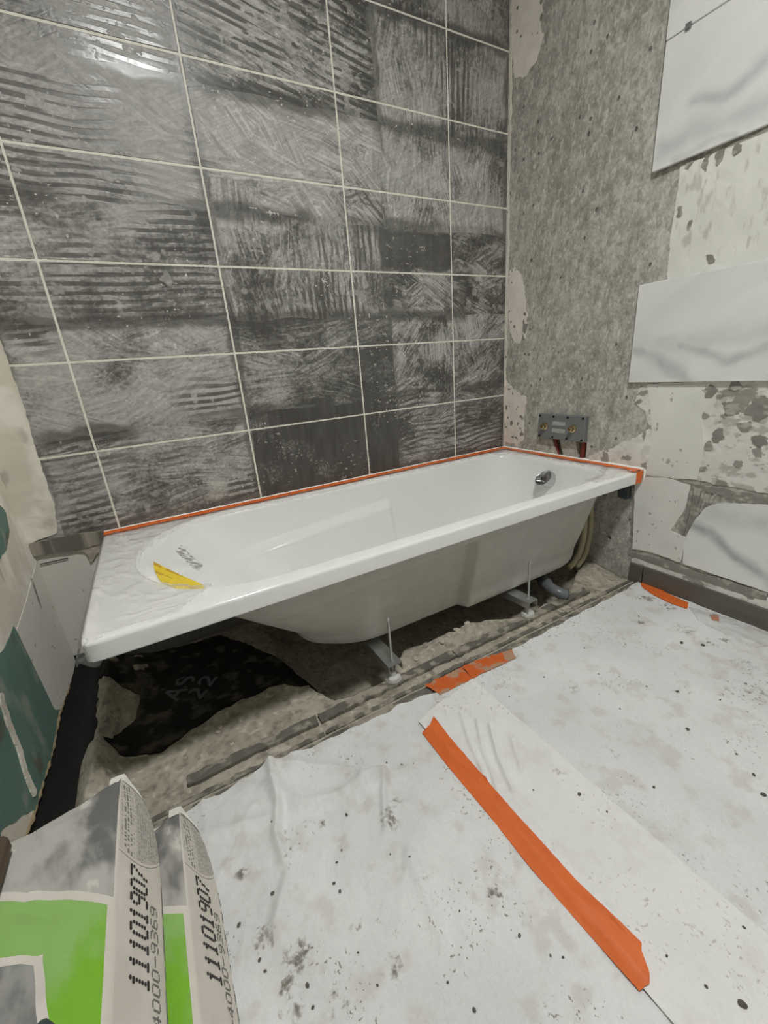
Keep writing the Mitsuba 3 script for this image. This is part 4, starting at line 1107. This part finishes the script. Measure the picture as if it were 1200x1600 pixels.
def dot_text(s, h, adv, r):
    """lettering of an ink-jet coder: overlapping dots, 5 x 7"""
    ms, pitch = [], h / 6
    px_ = adv / 6.0
    for i, ch in enumerate(s):
        for rr_, line in enumerate(DOTS[ch]):
            for cc, b in enumerate(line):
                if b == '1':
                    d = trimesh.creation.cylinder(radius=r, height=0.0004, sections=8)
                    d.apply_translation((i * adv + cc * px_, h - rr_ * pitch, 0.0002))
                    ms.append(d)
    return cat_m(*ms)


def sack_color(crease, zc, yend, dy):
    gL = float(np.linalg.norm(np.diff(GUS, axis=0), axis=1).sum())

    def fn(p, n, uv):
        x, y, z = p.x - crease, p.y - dy, p.z - zc
        dust = fbm(p.x * 34 + p.y * 12, p.y * 15 - p.x * 16, p.z * 10, 5)
        dust2 = fbm(p.x * 9 + 4, p.y * 7, 2.0 + dy * 40, 3)
        paper = mix(C3(216, 211, 202), C3(196, 190, 180), fbm(p.x * 22, p.y * 22, p.z * 22, 3))
        # upper face: grey field, white band, green field, small grey field framed in white
        yb = -1.019 - 0.62 * x - 1.2 * x * x
        grey = mix(mix(C3(118, 118, 116), C3(102, 102, 101), fbm(p.x * 8, p.y * 8, 3.0)), C3(176, 174, 168), smoothstep(0.40, 0.62, 0.62 * dust + 0.38 * dust2))
        grey = mix(grey, C3(204, 201, 194), 0.8 * smoothstep(0.64, 0.72, dust))
        green = mix(C3(122, 176, 52), C3(140, 180, 104), smoothstep(0.46, 0.62, 0.5 * dust + 0.5 * dust2))
        white_edge = mi.Float(x > -0.0075)
        box_d = dr.maximum(x + 0.062 + 0.22 * dr.clip(y + 1.06, -0.12, 0.0), y + 1.056 + 0.35 * (x + 0.062))
        face = dr.select(y > yb, grey, dr.select(y > yb - 0.011, paper, dr.select(x > -0.0065, paper, green)))
        face = dr.select((box_d < 0) & (y < yb - 0.02), paper, face)
        face = dr.select((box_d < -0.0085) & (y < yb - 0.02), mix(C3(122, 122, 119), C3(150, 149, 145), smoothstep(0.45, 0.65, dust)), face)
        # side fold: white paper with two blocks of fine print near the far end
        s = -z / 0.119
        inblock = (y > -0.952 + 0.10 * dr.square(s - 0.3)) & (y < yend - 0.022) & (s > 0.035) & (s < 0.93)
        col = dr.floor(s * 20)
        word = noise(y * 420, col * 3.7, 2.0)
        ink = smoothstep(0.42, 0.55, word) * smoothstep(0.25, 0.45, dr.abs(s * 20 - col - 0.5) * -2 + 1.0)
        heavy = mi.Float((col > 1) & (col < 5))
        ink *= mi.Float(s > 0.035) * (0.30 + 0.42 * heavy)
        tint = dr.select(inblock & (s > 0.34), 0.34, 0.10)
        fold = mix(paper, C3(112, 110, 108), dr.select(inblock, tint + ink, 0.0))
        frame = (dr.abs(y - (-0.957 + 0.10 * dr.square(s - 0.3))) < 0.0008) & (s > 0.03)
        fold = dr.select(frame, C3(140, 138, 134), fold)
        upper = (n.z > 0.5) & (x < 0.0)
        body = dr.select(x > -0.001, fold, face)
        return body
    return fn


SACKS = (('upper one of two stacked paper sacks, green and grey print, lying on its twin', -1.683, 0.2425, -0.800, -2.3e-9, 3), ('lower one of two stacked paper sacks, mostly hidden, lying on the floor cloth', -1.620, 0.1215, -0.805, 0.024, 5))
for lab, crease, zc, yend, dy, seed in SACKS:
    s_ = thing('adhesive_sack', lab, 'sack')
    rise = 0.042 if seed == 3 else 0.002
    mname = mat(f'm_sack_{seed}', sack_color(crease, zc, yend, dy), rough=0.75, spec=0.2, bump=lambda p, n, uv: fbm(p.x * 60, p.y * 60, p.z * 60, 3), bump_scale=0.0015)
    add(s_ + '__bag', sack(crease, zc, yend, 0.60, 0.375, seed, rise), mname, smooth=50)
    kw = (crease, zc, yend)
    add(s_ + '__batch_number', on_gusset(dot_text('11101907', 0.034, 0.0184, 0.0022), *kw, -1.106 + dy, 0.45, 1), 'm_ink')
    add(s_ + '__code_line', on_gusset(dot_text('P-4000-9369', 0.0155, 0.0150, 0.0011), *kw, -1.165 + dy, 0.625, 1), 'm_ink_grey')
    tm = meshkit.text_mesh('CARRELAGE SOL', 0.012, 0.0004, bold=True).subdivide()
    tm.apply_scale((1.9, 1, 1))
    add(s_ + '__side_print', on_gusset(tm, *kw, -1.20 + dy, 0.84, 1), 'm_ink_grey')
    # the folded white end of the bag
    FP = np.array([[gusset_point(*kw, y, np.array(max(q, 0.0))) + np.array([0.0012 + min(q, 0) * 0.16, 0.003 if k == 0 else 0.0, 0.0012]) for q in np.linspace(-0.12, 0.80, 14)] for k, y in enumerate(np.linspace(yend - 0.0002, yend - 0.020, 9))])
    add(s_ + '__folded_end', grid_sheet(None, None, FP, 0.0008), 'm_paint_white', smooth=True, label='white folded paper end')
add('wooden_batten', bevel_box(-1.88, -1.794, -1.35, -0.905, 0.284, 0.312, 0.006), 'm_wood', label='weathered brown wooden batten lying on the upper sack at the left edge', cat='batten')
hd = tube([(-1.727, -1.136, 0.286), (-1.728, -1.19, 0.286), (-1.731, -1.26, 0.286)], lambda t: 0.0105 * np.sqrt(np.clip(1 - (1 - np.clip((t + 0.001) / 0.012, 0, 1)) ** 2, 0.02, 1)), 18)
add('tool_handle', hd, 'm_dark_plastic', smooth=True, label='dark rounded tool handle lying on the upper sack at the bottom edge', cat='tool handle')

# ------------------------------------------------------------------ lamps
lp = thing('ceiling_lamp', 'flat round white lamp on the ceiling', 'lamp')
disc = trimesh.creation.cylinder(radius=LAMP_RADIUS, height=0.004, sections=48)
disc.apply_translation(LAMP_POS)
scene[lp + '__diffuser'] = {**mikit.ply(disc, 'm_caulk'), 'emitter': {'type': 'area', 'radiance': {'type': 'rgb', 'value': list(LAMP_RADIANCE)}}}
add(lp + '__housing', trimesh.creation.annulus(LAMP_RADIUS + 0.001, LAMP_RADIUS + 0.012, 0.026, transform=T_trans(LAMP_POS[0], LAMP_POS[1], HZ - 0.013)), 'm_paint_white')
